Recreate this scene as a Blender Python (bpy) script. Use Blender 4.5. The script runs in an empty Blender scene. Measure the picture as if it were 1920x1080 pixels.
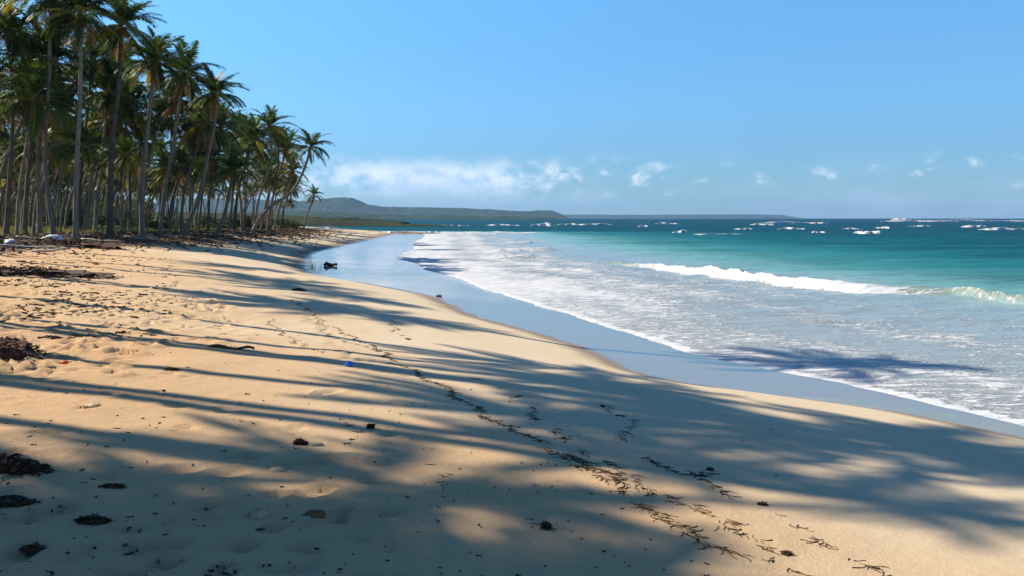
import bpy, math, random
import numpy as np
from mathutils import Vector, Matrix, Euler
R = math.radians
random.seed(7)
rng = np.random.default_rng(7)
sc = bpy.context.scene
COL = sc.collection

# ------------------------------------------------------------------ camera
EYE = 2.5
F = 1600.0
PITCH = math.atan(131 / F)
cam_d = bpy.data.cameras.new('camera')
cam_d.sensor_width = 36
cam_d.lens = 30
cam_d.clip_start = 0.05
cam_d.clip_end = 60000
cam = bpy.data.objects.new('camera', cam_d)
COL.objects.link(cam)
cam.location = (0, 0, EYE)
cam.rotation_euler = (math.pi / 2 - PITCH, 0, 0)
sc.camera = cam

# ------------------------------------------------------------------ light
SUN_EL = R(37.5)
SUN_A = R(19)                       # shadows run towards (cos a, -sin a)
SD = Vector((math.cos(SUN_A), -math.sin(SUN_A), 0))
SUN_STRENGTH = 5.0
SKY_STRENGTH = 0.085
sc.view_settings.view_transform = 'Standard'
sc.view_settings.look = 'None'
sc.view_settings.gamma = 1
sc.view_settings.exposure = 0.80
sc.view_settings.use_curve_mapping = False
sun_d = bpy.data.lights.new('sun', 'SUN')
sun_d.energy = SUN_STRENGTH
sun_d.angle = R(0.5)
sun_d.color = (1.0, 0.87, 0.70)
sun = bpy.data.objects.new('sun', sun_d)
COL.objects.link(sun)
ldir = Vector((SD.x * math.cos(SUN_EL), SD.y * math.cos(SUN_EL), -math.sin(SUN_EL)))
sun.rotation_euler = ldir.to_track_quat('-Z', 'Y').to_euler()
sun.location = (-40, 15, 40)

world = bpy.data.worlds.new('World')
sc.world = world
world.use_nodes = True


class NT:
    """small node tree helper"""
    def __init__(s, tree):
        s.t = tree
        s.n = tree.nodes
        s.l = tree.links

    def node(s, kind, ins=None, **kw):
        n = s.n.new(kind)
        for k, v in kw.items():
            setattr(n, k, v)
        if ins:
            for k, v in ins.items():
                sock = n.inputs[k]
                if isinstance(v, bpy.types.NodeSocket):
                    s.l.new(v, sock)
                else:
                    sock.default_value = v
        return n

    def math(s, op, a, b=None, c=None, clamp=False):
        ins = {0: a}
        if b is not None:
            ins[1] = b
        if c is not None:
            ins[2] = c
        return s.node('ShaderNodeMath', ins, operation=op, use_clamp=clamp).outputs[0]

    def mix(s, f, a, b, blend='MIX'):
        n = s.n.new('ShaderNodeMix')
        n.data_type = 'RGBA'
        n.blend_type = blend
        for i, v in ((0, f), (6, a), (7, b)):
            if isinstance(v, bpy.types.NodeSocket):
                s.l.new(v, n.inputs[i])
            else:
                n.inputs[i].default_value = v if i == 0 else tuple(v) + (1,) * (4 - len(v))
        return n.outputs[2]

    def ramp(s, f, stops, interp='LINEAR'):
        n = s.node('ShaderNodeValToRGB', {0: f})
        n.color_ramp.interpolation = interp
        e = n.color_ramp.elements
        while len(e) < len(stops):
            e.new(0.5)
        for k, (p, c) in enumerate(stops):
            e[k].position = p
            e[k].color = tuple(c) + (1,) if len(c) == 3 else c
        return n.outputs[0]

    def smooth(s, x, a, b):
        return s.node('ShaderNodeMapRange', {0: x, 1: a, 2: b, 3: 0.0, 4: 1.0}, interpolation_type='SMOOTHSTEP').outputs[0]

    def noise(s, vec, scale, detail=4, rough=0.55, dist=0.0):
        return s.node('ShaderNodeTexNoise', {'Vector': vec, 'Scale': scale, 'Detail': detail, 'Roughness': rough, 'Distortion': dist}).outputs[0]

    def mapping(s, vec, scale=(1, 1, 1), rot=(0, 0, 0), loc=(0, 0, 0)):
        return s.node('ShaderNodeMapping', {0: vec, 1: loc, 2: rot, 3: scale}).outputs[0]


w = NT(world.node_tree)
w.n.clear()
skyt = w.node('ShaderNodeTexSky', sky_type='NISHITA', sun_disc=False, sun_elevation=SUN_EL,
              sun_rotation=-(math.pi / 2 - SUN_A), air_density=1.0, dust_density=0.0, ozone_density=4.0, altitude=0)
tc = w.node('ShaderNodeTexCoord')
sep = w.node('ShaderNodeSeparateXYZ', {0: tc.outputs['Generated']})
tint = w.ramp(sep.outputs[2], [(0.0, (.23, .36, .54)), (0.07, (.33, .48, .64)), (0.13, (.50, .66, .77)), (0.25, (.76, .93, .94)), (0.36, (.74, .87, .90)), (0.75, (.44, .51, .55))])  # upper stops dim the unseen zenith to deepen shade on the sand
sky_h = w.node('ShaderNodeHueSaturation', {'Hue': 0.5, 'Saturation': 1.18, 'Value': 1.36, 'Fac': 1.0, 'Color': skyt.outputs[0]}).outputs[0]
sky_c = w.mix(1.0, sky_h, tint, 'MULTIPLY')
az = w.math('ARCTAN2', sep.outputs[0], sep.outputs[1])
el = w.math('ARCSINE', sep.outputs[2])
cv = w.node('ShaderNodeCombineXYZ', {0: w.math('MULTIPLY', az, 1.0), 1: w.math('MULTIPLY', el, 1.5), 2: 0.37}).outputs[0]
n1 = w.noise(cv, 30, 8, 0.58, 0.05)
n2 = w.noise(w.mapping(cv, (1, 0.0, 1)), 4.2, 2, 0.5)
band = w.math('MULTIPLY', w.smooth(el, 0.012, 0.042), w.math('SUBTRACT', 1.0, w.smooth(el, 0.044, 0.078)))
main = w.math('POWER', 2.718, w.math('MULTIPLY', -1.0, w.math('POWER', w.math('DIVIDE', w.math('ADD', az, 0.075), 0.15), 2.0)))
cover = w.math('ADD', w.math('MULTIPLY', main, 0.26), w.math('MULTIPLY', n2, 0.28))
cl = w.math('MULTIPLY', w.smooth(w.math('ADD', n1, cover), 0.64, 0.88), band)
# a thin veil low on the horizon
veil = w.math('MULTIPLY', w.math('SUBTRACT', 1.0, w.smooth(el, 0.0, 0.085)), w.smooth(w.noise(w.mapping(cv, (1, 2.5, 1)), 9, 4, 0.5), 0.42, 0.75))
veil = w.math('MULTIPLY', veil, 0.30)
c1 = w.mix(veil, sky_c, (4.2, 5.6, 8.2))
shade_c = w.mix(w.smooth(w.math('ADD', n1, w.math('MULTIPLY', el, 3.0)), 0.55, 0.85), (4.6, 5.9, 8.0), (8.2, 8.3, 8.6))
c2 = w.mix(w.math('MULTIPLY', cl, 0.72), c1, shade_c)
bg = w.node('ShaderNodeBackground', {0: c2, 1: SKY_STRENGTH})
wo = w.node('ShaderNodeOutputWorld')
w.l.new(bg.outputs[0], wo.inputs[0])


# ------------------------------------------------------------------ helpers
def tag(o, label=None, cat=None, group=None, kind=None):
    if label:
        o['label'] = label
    if cat:
        o['category'] = cat
    if group:
        o['group'] = group
    if kind:
        o['kind'] = kind
    return o


def mesh_obj(name, verts, faces, mats=(), parent=None, smooth=True):
    me = bpy.data.meshes.new(name)
    me.from_pydata([tuple(v) for v in verts], [], faces)
    for m in mats:
        me.materials.append(m)
    if smooth:
        me.polygons.foreach_set('use_smooth', [True] * len(me.polygons))
    o = bpy.data.objects.new(name, me)
    COL.objects.link(o)
    o.parent = parent
    return o


def link_mesh(name, me, parent=None, loc=(0, 0, 0), rot=(0, 0, 0), scale=(1, 1, 1)):
    o = bpy.data.objects.new(name, me)
    COL.objects.link(o)
    o.parent = parent
    o.location = loc
    o.rotation_euler = rot
    o.scale = scale
    return o


def empty(name, loc, rz=0):
    o = bpy.data.objects.new(name, None)
    o.empty_display_size = 0.3
    COL.objects.link(o)
    o.location = loc
    o.rotation_euler = (0, 0, rz)
    return o


def ray(px, py):
    v = Vector(((px - 960) / F, 1.0, -(py - 540) / F))
    c, s = math.cos(-PITCH), math.sin(-PITCH)
    return Vector((v.x, v.y * c - v.z * s, v.y * s + v.z * c))


def P(px, py, z=0.0):
    """place on the horizontal level z seen at this point of the photo"""
    d = ray(px, py)
    t = (z - EYE) / d.z
    return Vector((d.x * t, d.y * t, z))


def PY(px, py, Y):
    """place at distance Y seen at this point of the photo"""
    d = ray(px, py)
    t = Y / d.y
    return Vector((d.x * t, Y, EYE + d.z * t))


def vnoise(x, y, seed=0):
    """value noise 0..1"""
    x = np.asarray(x, float)
    y = np.asarray(y, float)
    xi = np.floor(x).astype(np.int64)
    yi = np.floor(y).astype(np.int64)
    xf = x - xi
    yf = y - yi
    u = xf * xf * (3 - 2 * xf)
    v = yf * yf * (3 - 2 * yf)

    def h(a, b):
        n = (a * 374761393 + b * 668265263 + seed * 1442695041) & 0xffffffff
        n = ((n ^ (n >> 13)) * 1274126177) & 0xffffffff
        n = (n ^ (n >> 16)) & 0xffff
        return n / 65535.0
    return (h(xi, yi) * (1 - u) + h(xi + 1, yi) * u) * (1 - v) + (h(xi, yi + 1) * (1 - u) + h(xi + 1, yi + 1) * u) * v


def fbm(x, y, seed=0, oct=4, gain=0.5):
    a, s, t = 1.0, 0.0, 0.0
    for k in range(oct):
        s = s + a * vnoise(x * 2 ** k + 17.3 * k, y * 2 ** k - 9.1 * k, seed + k)
        t += a
        a *= gain
    return s / t


def sstep(x, a, b):
    t = np.clip((x - a) / (b - a), 0, 1)
    return t * t * (3 - 2 * t)


# ------------------------------------------------------------------ lie of the land
def table(pts, before, after):
    t = before + [(p.y, p.x) for p in pts] + after
    t.sort()
    return np.array([a for a, b in t]), np.array([b for a, b in t])


def smooth_interp(Y, T):
    ys, xs = T
    Y = np.asarray(Y, float)
    w_ = 0.03 * np.abs(Y) + 0.25
    return (np.interp(Y - w_, ys, xs) + 2 * np.interp(Y, ys, xs) + np.interp(Y + w_, ys, xs)) / 4


SHORE = table([P(1920, 800), P(1740, 752), P(1560, 715), P(1400, 688), P(1240, 655), P(1160, 622), P(1050, 588), P(940, 558),
               P(850, 525), P(790, 502), P(755, 485), P(762, 460), P(790, 445), P(800, 440)],
              [(-400, 60), (-60, 30), (-20, 19), (0, 12.5), (5, 9.5)],
              [(150, -17), (158, -24), (168, -39), (200, -52), (300, -82), (500, -150), (900, -330), (3000, -900), (9000, -3000)])
WET = table([P(1920, 822, .1), P(1700, 775, .1), P(1520, 748, .1), P(1380, 738, .1), P(1240, 712, .1), P(1160, 690, .1), P(1100, 655, .1), P(980, 618, .1), P(880, 592, .1),
             P(810, 556, .1), P(700, 535, .1), P(590, 522, .1), P(560, 500, .1), P(575, 475, .1), P(660, 455, .1), P(700, 446, .1)],
            [(-400, 58), (-60, 28), (-20, 17), (0, 11), (5, 8.2)],
            [(150, -19.5), (158, -26), (168, -41), (200, -55), (300, -86), (500, -155), (900, -336), (3000, -910), (9000, -3010)])
TREE = (np.array([-400, -60, 0, 40, 77, 100, 130, 160, 200, 300, 500, 900, 3000, 9000.]),
        np.array([30, -8, -20, -23, -23, -26, -34, -43, -62, -92, -165, -350, -930, -3050.]))


def shore_x(Y): return smooth_interp(Y, SHORE)
def wet_x(Y): return np.minimum(smooth_interp(Y, WET), shore_x(Y) - 0.35)
def tree_x(Y): return smooth_interp(Y, TREE)


def ground_base(X, Y):
    X = np.asarray(X, float)
    Y = np.asarray(Y, float)
    xs, xw, xt = shore_x(Y), wet_x(Y), tree_x(Y)
    s = xs - X
    wd = xs - xw
    z = np.where(s < 0, np.maximum(s * 0.06, -3.0), 0.10 * np.clip(s / wd, 0, 1))
    q = np.clip((xw - X) / np.maximum(xw - xt, 1.5), 0, 6)
    f = np.where(q < 1, (1 - np.exp(-2.5 * q)) / (1 - math.exp(-2.5)), 1 + 0.10 * (q - 1))
    flat = sstep(Y, 32, 58)
    f = np.where(q < 1, f * (1 - flat) + q * flat, f)
    z = z + np.where(s > wd, (1.35 - .45 * sstep(Y, 52, 100)) * f, 0)
    return z


FOOT = []


def ground(X, Y, fine=True):
    X = np.asarray(X, float)
    Y = np.asarray(Y, float)
    z = ground_base(X, Y)
    up = np.clip((wet_x(Y) - X) / 6.0, 0, 1) ** 1.3
    z = z + (fbm(X * .5, Y * .5, 3, 3) - .5) * 0.10 * up
    z = z + (fbm(X * 2.2, Y * 2.2, 5, 3) - .5) * 0.05 * up * np.clip((-X + 2) / 7, 0.08, 1) * (.35 + .65 * sstep(Y, 6, 12))
    litter = sstep(X, tree_x(Y) + 6, tree_x(Y) + 1)
    z = z + (fbm(X * 1.1, Y * 1.1, 8, 4) - .35) * 0.30 * litter
    return z


def gz(x, y):
    return float(ground(np.array([x]), np.array([y]))[0])


def G(px, py):
    """where the line of sight through this point of the photo meets the ground"""
    z = 0.6
    for _ in range(25):
        p = P(px, py, z)
        z = 0.5 * z + 0.5 * float(ground_base(p.x, p.y))
    p = P(px, py, z)
    return Vector((p.x, p.y, gz(p.x, p.y)))


def axis(core0, core1, step, lo, hi, grow=1.05, big=None):
    a = list(np.arange(core0, core1 + 1e-6, step))
    s, v = step, core0
    left = []
    while v > lo:
        s *= grow
        v -= s
        left.append(max(v, lo))
    s, v = step, core1
    right = []
    while v < hi:
        s *= grow
        v += s
        right.append(min(v, hi))
    return np.array(left[::-1] + a + right)


def grid_mesh(name, xs, ys, zfun, keep=None):
    X, Y = np.meshgrid(xs, ys)
    Z = zfun(X, Y)
    nx, ny = len(xs), len(ys)
    co = np.stack([X, Y, Z], -1).reshape(-1, 3).astype(np.float32)
    i = np.arange(ny - 1)[:, None] * nx + np.arange(nx - 1)[None, :]
    f = np.stack([i, i + 1, i + nx + 1, i + nx], -1).reshape(-1, 4)
    if keep is not None:
        kv = keep(X, Y, Z).reshape(-1)
        f = f[kv[f].any(axis=1)]
        used = np.zeros(len(co), bool)
        used[f.reshape(-1)] = True
        remap = np.cumsum(used) - 1
        co = co[used]
        f = remap[f]
    me = bpy.data.meshes.new(name)
    me.vertices.add(len(co))
    me.vertices.foreach_set('co', co.reshape(-1))
    me.loops.add(len(f) * 4)
    me.loops.foreach_set('vertex_index', f.reshape(-1).astype(np.int32))
    me.polygons.add(len(f))
    me.polygons.foreach_set('loop_start', np.arange(0, len(f) * 4, 4, dtype=np.int32))
    me.polygons.foreach_set('use_smooth', np.ones(len(f), bool))
    me.update()
    me.validate()
    o = bpy.data.objects.new(name, me)
    COL.objects.link(o)
    return o, co[:, 0].astype(float), co[:, 1].astype(float), co[:, 2].astype(float)


def fattr(o, name, v):
    a = o.data.attributes.new(name, 'FLOAT', 'POINT')
    a.data.foreach_set('value', np.asarray(v, np.float32))


def cattr(o, name, v):
    a = o.data.attributes.new(name, 'FLOAT_COLOR', 'POINT')
    v = np.concatenate([v, np.ones((len(v), 1))], 1)
    a.data.foreach_set('color', v.astype(np.float32).reshape(-1))


def new_mat(name):
    m = bpy.data.materials.new(name)
    m.use_nodes = True
    t = NT(m.node_tree)
    t.n.clear()
    out = t.node('ShaderNodeOutputMaterial')
    return m, t, out


def princ(t, out, col, rough=0.7, bump=None, bstr=0.3, bdist=0.02, spec=0.5, **extra):
    ins = {'Base Color': col if isinstance(col, bpy.types.NodeSocket) else tuple(col) + (1,), 'Roughness': rough, 'Specular IOR Level': spec}
    p = t.node('ShaderNodeBsdfPrincipled', ins)
    for k, v in extra.items():
        k = k.replace('_', ' ')
        if isinstance(v, bpy.types.NodeSocket):
            t.l.new(v, p.inputs[k])
        else:
            p.inputs[k].default_value = v
    if bump is not None:
        b = t.node('ShaderNodeBump', {'Height': bump, 'Strength': bstr, 'Distance': bdist})
        t.l.new(b.outputs[0], p.inputs['Normal'])
    t.l.new(p.outputs[0], out.inputs[0])
    return p


# ------------------------------------------------------------------ materials
def mat_simple(name, c1, c2, scale=8, rough=0.75, bstr=0.4, bdist=0.01, spec=0.3):
    m, t, out = new_mat(name)
    tcn = t.node('ShaderNodeTexCoord').outputs['Object']
    n = t.noise(tcn, scale, 5, 0.6)
    oi = t.node('ShaderNodeObjectInfo').outputs['Random']
    f = t.math('ADD', t.smooth(n, 0.3, 0.7), t.math('MULTIPLY', t.math('SUBTRACT', oi, 0.5), 0.5), clamp=True)
    princ(t, out, t.mix(f, c1, c2), rough, n, bstr, bdist, spec)
    return m


def mat_sand():
    m, t, out = new_mat('beach_sand')
    pos = t.node('ShaderNodeNewGeometry').outputs['Position']
    wet = t.node('ShaderNodeAttribute', attribute_name='wet').outputs['Fac']
    dry = t.node('ShaderNodeAttribute', attribute_name='dry').outputs['Fac']
    lit = t.node('ShaderNodeAttribute', attribute_name='litter').outputs['Fac']
    grs = t.node('ShaderNodeAttribute', attribute_name='grass').outputs['Fac']
    big = t.noise(pos, 0.5, 4, 0.6)
    mid = t.noise(pos, 5, 5, 0.65)
    fine = t.noise(pos, 55, 5, 0.75)
    grain = t.noise(pos, 700, 2, 0.6)
    pale = t.mix(big, (0.56, 0.460, 0.305), (0.62, 0.515, 0.36))
    warm = t.mix(big, (0.51, 0.325, 0.160), (0.58, 0.390, 0.212))
    c = t.mix(dry, pale, warm)
    c = t.mix(t.math('MULTIPLY', t.smooth(mid, 0.45, 0.8), 0.16), c, (0.33, 0.23, 0.14))
    c = t.mix(t.math('MULTIPLY', t.smooth(fine, 0.52, 0.75), 0.28), c, (0.30, 0.21, 0.13))
    c = t.mix(t.math('MULTIPLY', t.smooth(grain, 0.58, 0.7), 0.25), c, (0.75, 0.66, 0.52))
    # damp and wet sand
    wv = t.math('ADD', wet, t.math('MULTIPLY', t.math('SUBTRACT', t.noise(pos, 1.1, 4, 0.55), 0.5), 0.25))
    damp = t.smooth(wv, 0.22, 0.5)
    film = t.smooth(wv, 0.42, 0.62)
    c = t.mix(t.math('MULTIPLY', damp, 0.80), c, (0.13, 0.105, 0.08))
    # litter of the grove floor
    ln = t.noise(pos, 2.3, 7, 0.75)
    lf = t.smooth(t.math('ADD', t.math('MULTIPLY', lit, 1.0), t.math('MULTIPLY', t.math('SUBTRACT', ln, 0.5), 1.6)), 0.45, 0.72)
    lc = t.mix(t.smooth(t.noise(pos, 9, 6, 0.8), 0.35, 0.7), (0.035, 0.024, 0.016), (0.17, 0.115, 0.07))
    c = t.mix(lf, c, lc)
    gf = t.smooth(t.math('ADD', grs, t.math('MULTIPLY', t.math('SUBTRACT', t.noise(pos, 1.3, 6, 0.7), 0.5), 1.4)), 0.45, 0.75)
    gc = t.mix(t.smooth(t.noise(pos, 5, 5, 0.7), 0.3, 0.7), (0.045, 0.065, 0.015), (0.17, 0.16, 0.05))
    c = t.mix(gf, c, gc)
    patch = t.noise(t.mapping(pos, (1.0, .35, 1), (0, 0, R(22))), 1.6, 5, 0.65)
    sheen = t.math('MULTIPLY', film, t.math('ADD', t.math('MULTIPLY', t.smooth(patch, .3, .6), .07), .93))
    rough = t.node('ShaderNodeMapRange', {0: sheen, 1: 0.0, 2: 1.0, 3: 0.9, 4: 0.035}).outputs[0]
    h = t.math('ADD', t.math('MULTIPLY', fine, 0.4), t.math('ADD', t.math('MULTIPLY', grain, 0.10), t.math('MULTIPLY', mid, 1.0)))
    hs = t.math('MULTIPLY', h, t.math('MULTIPLY', t.math('SUBTRACT', 1.0, film), t.math('ADD', t.math('MULTIPLY', dry, 1.0), 0.35)))
    spec = t.node('ShaderNodeMapRange', {0: film, 1: 0.0, 2: 1.0, 3: 0.15, 4: 1.0}).outputs[0]
    princ(t, out, c, rough, hs, 0.8, 0.025, spec)
    return m


def mat_water():
    m, t, out = new_mat('sea_water')
    pos = t.node('ShaderNodeNewGeometry').outputs['Position']
    foam = t.node('ShaderNodeAttribute', attribute_name='foam').outputs['Fac']
    colr = t.node('ShaderNodeAttribute', attribute_name='tone').outputs['Color']
    far = t.node('ShaderNodeAttribute', attribute_name='far').outputs['Fac']
    # foam lace
    pw = t.mapping(pos, (0.62, 1.7, 1), (0, 0, R(-18)))
    warp = t.node('ShaderNodeTexNoise', {'Vector': pw, 'Scale': 1.4, 'Detail': 4.0, 'Roughness': 0.6})
    pv = t.node('ShaderNodeVectorMath', {0: pw, 1: t.node('ShaderNodeVectorMath', {0: warp.outputs[1], 1: (0.9, 0.9, 0.0)}, operation='MULTIPLY').outputs[0]}, operation='ADD').outputs[0]
    vor = t.node('ShaderNodeTexVoronoi', {'Vector': pv, 'Scale': 2.6}, feature='DISTANCE_TO_EDGE').outputs[0]
    vor2 = t.node('ShaderNodeTexVoronoi', {'Vector': pv, 'Scale': 6.5}, feature='DISTANCE_TO_EDGE').outputs[0]
    lace = t.math('SUBTRACT', 1.0, t.smooth(vor, 0.0, 0.20))
    lace2 = t.math('SUBTRACT', 1.0, t.smooth(vor2, 0.0, 0.22))
    streak = t.noise(t.mapping(pos, (0.8, 4.2, 1), (0, 0, R(-14))), 1.6, 7, 0.68, 0.5)
    pat = t.math('ADD', t.math('MULTIPLY', streak, 0.80), t.math('ADD', t.math('MULTIPLY', lace, 0.14), t.math('MULTIPLY', lace2, 0.14)))
    thr = t.node('ShaderNodeMapRange', {0: foam, 1: 0.0, 2: 1.0, 3: 0.98, 4: 0.12}, clamp=False).outputs[0]
    f = t.smooth(t.math('SUBTRACT', pat, thr), -0.06, 0.24)
    # patches of tone in the open sea
    patch = t.noise(t.mapping(pos, (0.035, 0.16, 1)), 1.0, 6, 0.62)
    c = t.mix(t.math('MULTIPLY', t.smooth(patch, 0.42, 0.70), t.math('MULTIPLY', far, 0.55)), colr, (0.003, 0.035, 0.065))
    patch2 = t.noise(t.mapping(pos, (0.05, 0.20, 1), (0, 0, 0), (31, 7, 0)), 1.0, 6, 0.6)
    c = t.mix(t.math('MULTIPLY', t.smooth(patch2, 0.50, 0.75), t.math('MULTIPLY', far, 0.30)), c, (0.01, 0.15, 0.13))
    fc = t.mix(t.smooth(streak, 0.3, 0.8), (0.44, 0.48, 0.52), (0.70, 0.71, 0.71))
    c = t.mix(f, c, fc)
    rough = t.node('ShaderNodeMapRange', {0: f, 1: 0.0, 2: 1.0, 3: 0.22, 4: 0.85}).outputs[0]
    spec = t.node('ShaderNodeMapRange', {0: far, 1: 0.0, 2: 1.0, 3: 0.5, 4: 0.012}).outputs[0]
    wv1 = t.noise(t.mapping(pos, (0.5, 1.6, 1), (0, 0, R(-12))), 1.5, 6, 0.62, 0.6)
    wv2 = t.noise(t.mapping(pos, (0.06, 0.20, 1), (0, 0, R(-6))), 1.5, 6, 0.6, 0.4)
    h = t.math('ADD', t.math('MULTIPLY', wv1, 0.16), t.math('MULTIPLY', t.math('MULTIPLY', wv2, far), 1.4))
    h = t.math('ADD', h, t.math('MULTIPLY', f, 0.05))
    p = princ(t, out, c, rough, h, 0.85, 0.8, spec)
    p.inputs['IOR'].default_value = 1.333
    df = t.node('ShaderNodeBsdfDiffuse', {'Color': c})
    mx = t.node('ShaderNodeMixShader', {0: t.math('MULTIPLY', far, 0.72), 1: p.outputs[0], 2: df.outputs[0]})
    t.l.new(mx.outputs[0], out.inputs[0])
    return m


def mat_foam():
    m, t, out = new_mat('sea_foam')
    pos = t.node('ShaderNodeNewGeometry').outputs['Position']
    n = t.noise(pos, 5, 6, 0.7)
    p = princ(t, out, t.mix(n, (0.55, 0.58, 0.61), (0.78, 0.78, 0.78)), 0.9, n, 0.4, 0.15, 0.1)
    hole = t.smooth(t.noise(t.mapping(pos, (.35, .5, 1.6)), 1.6, 5, 0.7), 0.40, 0.62)
    mx = t.node('ShaderNodeMixShader', {0: t.math('MULTIPLY', hole, 0.85), 1: p.outputs[0], 2: t.node('ShaderNodeBsdfTransparent').outputs[0]})
    t.l.new(mx.outputs[0], out.inputs[0])
    return m


def mat_leaf(name, dark, light, brown=0.0):
    m, t, out = new_mat(name)
    oi = t.node('ShaderNodeObjectInfo').outputs['Random']
    tcn = t.node('ShaderNodeTexCoord').outputs['Object']
    n = t.noise(tcn, 1.1, 4, 0.6)
    n_f = t.noise(tcn, 9, 3, 0.6)
    f = t.math('ADD', t.math('MULTIPLY', n, 0.9), t.math('MULTIPLY', t.math('SUBTRACT', oi, 0.5), 0.9), clamp=True)
    c = t.mix(f, dark, light)
    c = t.mix(t.math('MULTIPLY', t.smooth(n_f, 0.45, 0.8), 0.4), c, (light[0] * 1.3, light[1] * 1.05, light[2]))
    if brown:
        c = t.mix(t.math('MULTIPLY', t.smooth(t.noise(tcn, 2.5, 4, 0.7), 0.50, 0.66), brown), c, (0.22, 0.13, 0.045))
    p = t.node('ShaderNodeBsdfPrincipled', {'Base Color': c, 'Roughness': 0.5, 'Specular IOR Level': 0.18})
    tr = t.node('ShaderNodeBsdfTranslucent', {'Color': t.mix(0.5, c, (light[0] * 1.8, light[1] * 1.6, light[2] * 0.8))})
    mx = t.node('ShaderNodeMixShader', {0: 0.32, 1: p.outputs[0], 2: tr.outputs[0]})
    t.l.new(mx.outputs[0], out.inputs[0])
    return m


def mat_trunk():
    m, t, out = new_mat('palm_bark')
    tcn = t.node('ShaderNodeTexCoord').outputs['Object']
    oi = t.node('ShaderNodeObjectInfo').outputs['Random']
    sp = t.node('ShaderNodeSeparateXYZ', {0: tcn})
    n = t.noise(tcn, 3.0, 5, 0.65)
    ring = t.math('SINE', t.math('ADD', t.math('MULTIPLY', sp.outputs[2], 60.0), t.math('MULTIPLY', n, 6.0)))
    rr = t.smooth(ring, 0.2, 1.0)
    c = t.mix(t.math('ADD', t.math('MULTIPLY', n, 0.8), t.math('MULTIPLY', t.math('SUBTRACT', oi, 0.5), 0.6), clamp=True), (0.065, 0.048, 0.036), (0.36, 0.28, 0.20))
    c = t.mix(t.math('MULTIPLY', rr, 0.25), c, (0.06, 0.05, 0.04))
    c = t.mix(t.math('MULTIPLY', t.smooth(t.noise(tcn, 1.2, 4, 0.6), 0.55, 0.75), 0.5), c, (0.10, 0.105, 0.07))
    princ(t, out, c, 0.85, t.math('ADD', t.math('MULTIPLY', rr, -0.6), n), 0.6, 0.03, 0.2)
    return m


M_SAND = mat_sand()
M_WATER = mat_water()
M_FOAM = mat_foam()
M_LEAF = mat_leaf('palm_leaf', (0.010, 0.032, 0.008), (0.058, 0.112, 0.016), 0.22)
M_LEAF_Y = mat_leaf('yellowing_leaf', (0.12, 0.14, 0.018), (0.34, 0.30, 0.04), 0.6)
M_DEAD = mat_leaf('dead_leaf', (0.11, 0.055, 0.022), (0.36, 0.20, 0.09))
M_RIB = mat_simple('leaf_rib', (0.16, 0.17, 0.05), (0.26, 0.22, 0.09), 4, 0.6)
M_TRUNK = mat_trunk()
M_NUT = mat_simple('coconut_husk', (0.32, 0.20, 0.03), (0.50, 0.30, 0.05), 6, 0.5)
M_BUSH = mat_leaf('bush_leaf', (0.015, 0.034, 0.008), (0.06, 0.085, 0.018), 0.2)
M_WEED = mat_simple('dry_seaweed', (0.016, 0.011, 0.008), (0.13, 0.075, 0.035), 9, 0.8)
M_WEED_R = mat_simple('red_brown_seaweed', (0.035, 0.010, 0.006), (0.13, 0.045, 0.02), 14, 0.85)
M_WOOD = mat_simple('bleached_wood', (0.26, 0.21, 0.16), (0.52, 0.46, 0.38), 9, 0.85)
M_DWOOD = mat_simple('soaked_wood', (0.010, 0.009, 0.008), (0.04, 0.03, 0.022), 9, 0.55)
M_PLAST = mat_simple('white_plastic', (0.70, 0.71, 0.72), (0.80, 0.80, 0.79), 5, 0.35)
M_BLUE = mat_simple('blue_plastic', (0.01, 0.10, 0.55), (0.02, 0.16, 0.70), 5, 0.35)
M_RED = mat_simple('red_plastic', (0.45, 0.03, 0.02), (0.60, 0.06, 0.03), 5, 0.4)
M_SPONGE = mat_simple('pale_husk', (0.30, 0.20, 0.10), (0.58, 0.44, 0.27), 14, 0.9, 0.8, 0.03)
M_ROCK = mat_simple('reef_rock', (0.10, 0.075, 0.05), (0.24, 0.16, 0.10), 0.6, 0.9, 0.8, 0.3)

# ------------------------------------------------------------------ the beach
gx = axis(-9, 7.5, 0.055, -6000, 140, 1.045)
gy = axis(3.2, 18, 0.055, -400, 7000, 1.045)

# footprints and scuffs pressed in the sand: (x, y, rx, ry, angle, depth)
prints = []
r2 = random.Random(21)
for _ in range(260):
    px, py = r2.uniform(-60, 430), r2.uniform(535, 705)
    if px > 250 and py > 650 or px + (py - 535) > 560:
        continue
    q = G(px, py)
    prints.append((q.x, q.y, r2.uniform(.07, .13), r2.uniform(.045, .075), r2.uniform(-.9, .5), r2.uniform(.04, .10)))
for k in range(40):                                   # tracks up the middle of the beach
    q = G(540 + k * 3.2 + r2.uniform(-12, 12), 560 + k * 3.0)
    prints.append((q.x, q.y, .12, .055, r2.uniform(.9, 1.4), .018))
for _ in range(90):                                   # trampled near ground at the left
    px, py = r2.uniform(-60, 760), r2.uniform(690, 1090)
    if px > 420 and py < 800 and r2.random() < .6:
        continue
    q = G(px, py)
    prints.append((q.x, q.y, r2.uniform(.06, .13), r2.uniform(.05, .09), r2.uniform(0, 3), r2.uniform(.012, .030)))


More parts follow.
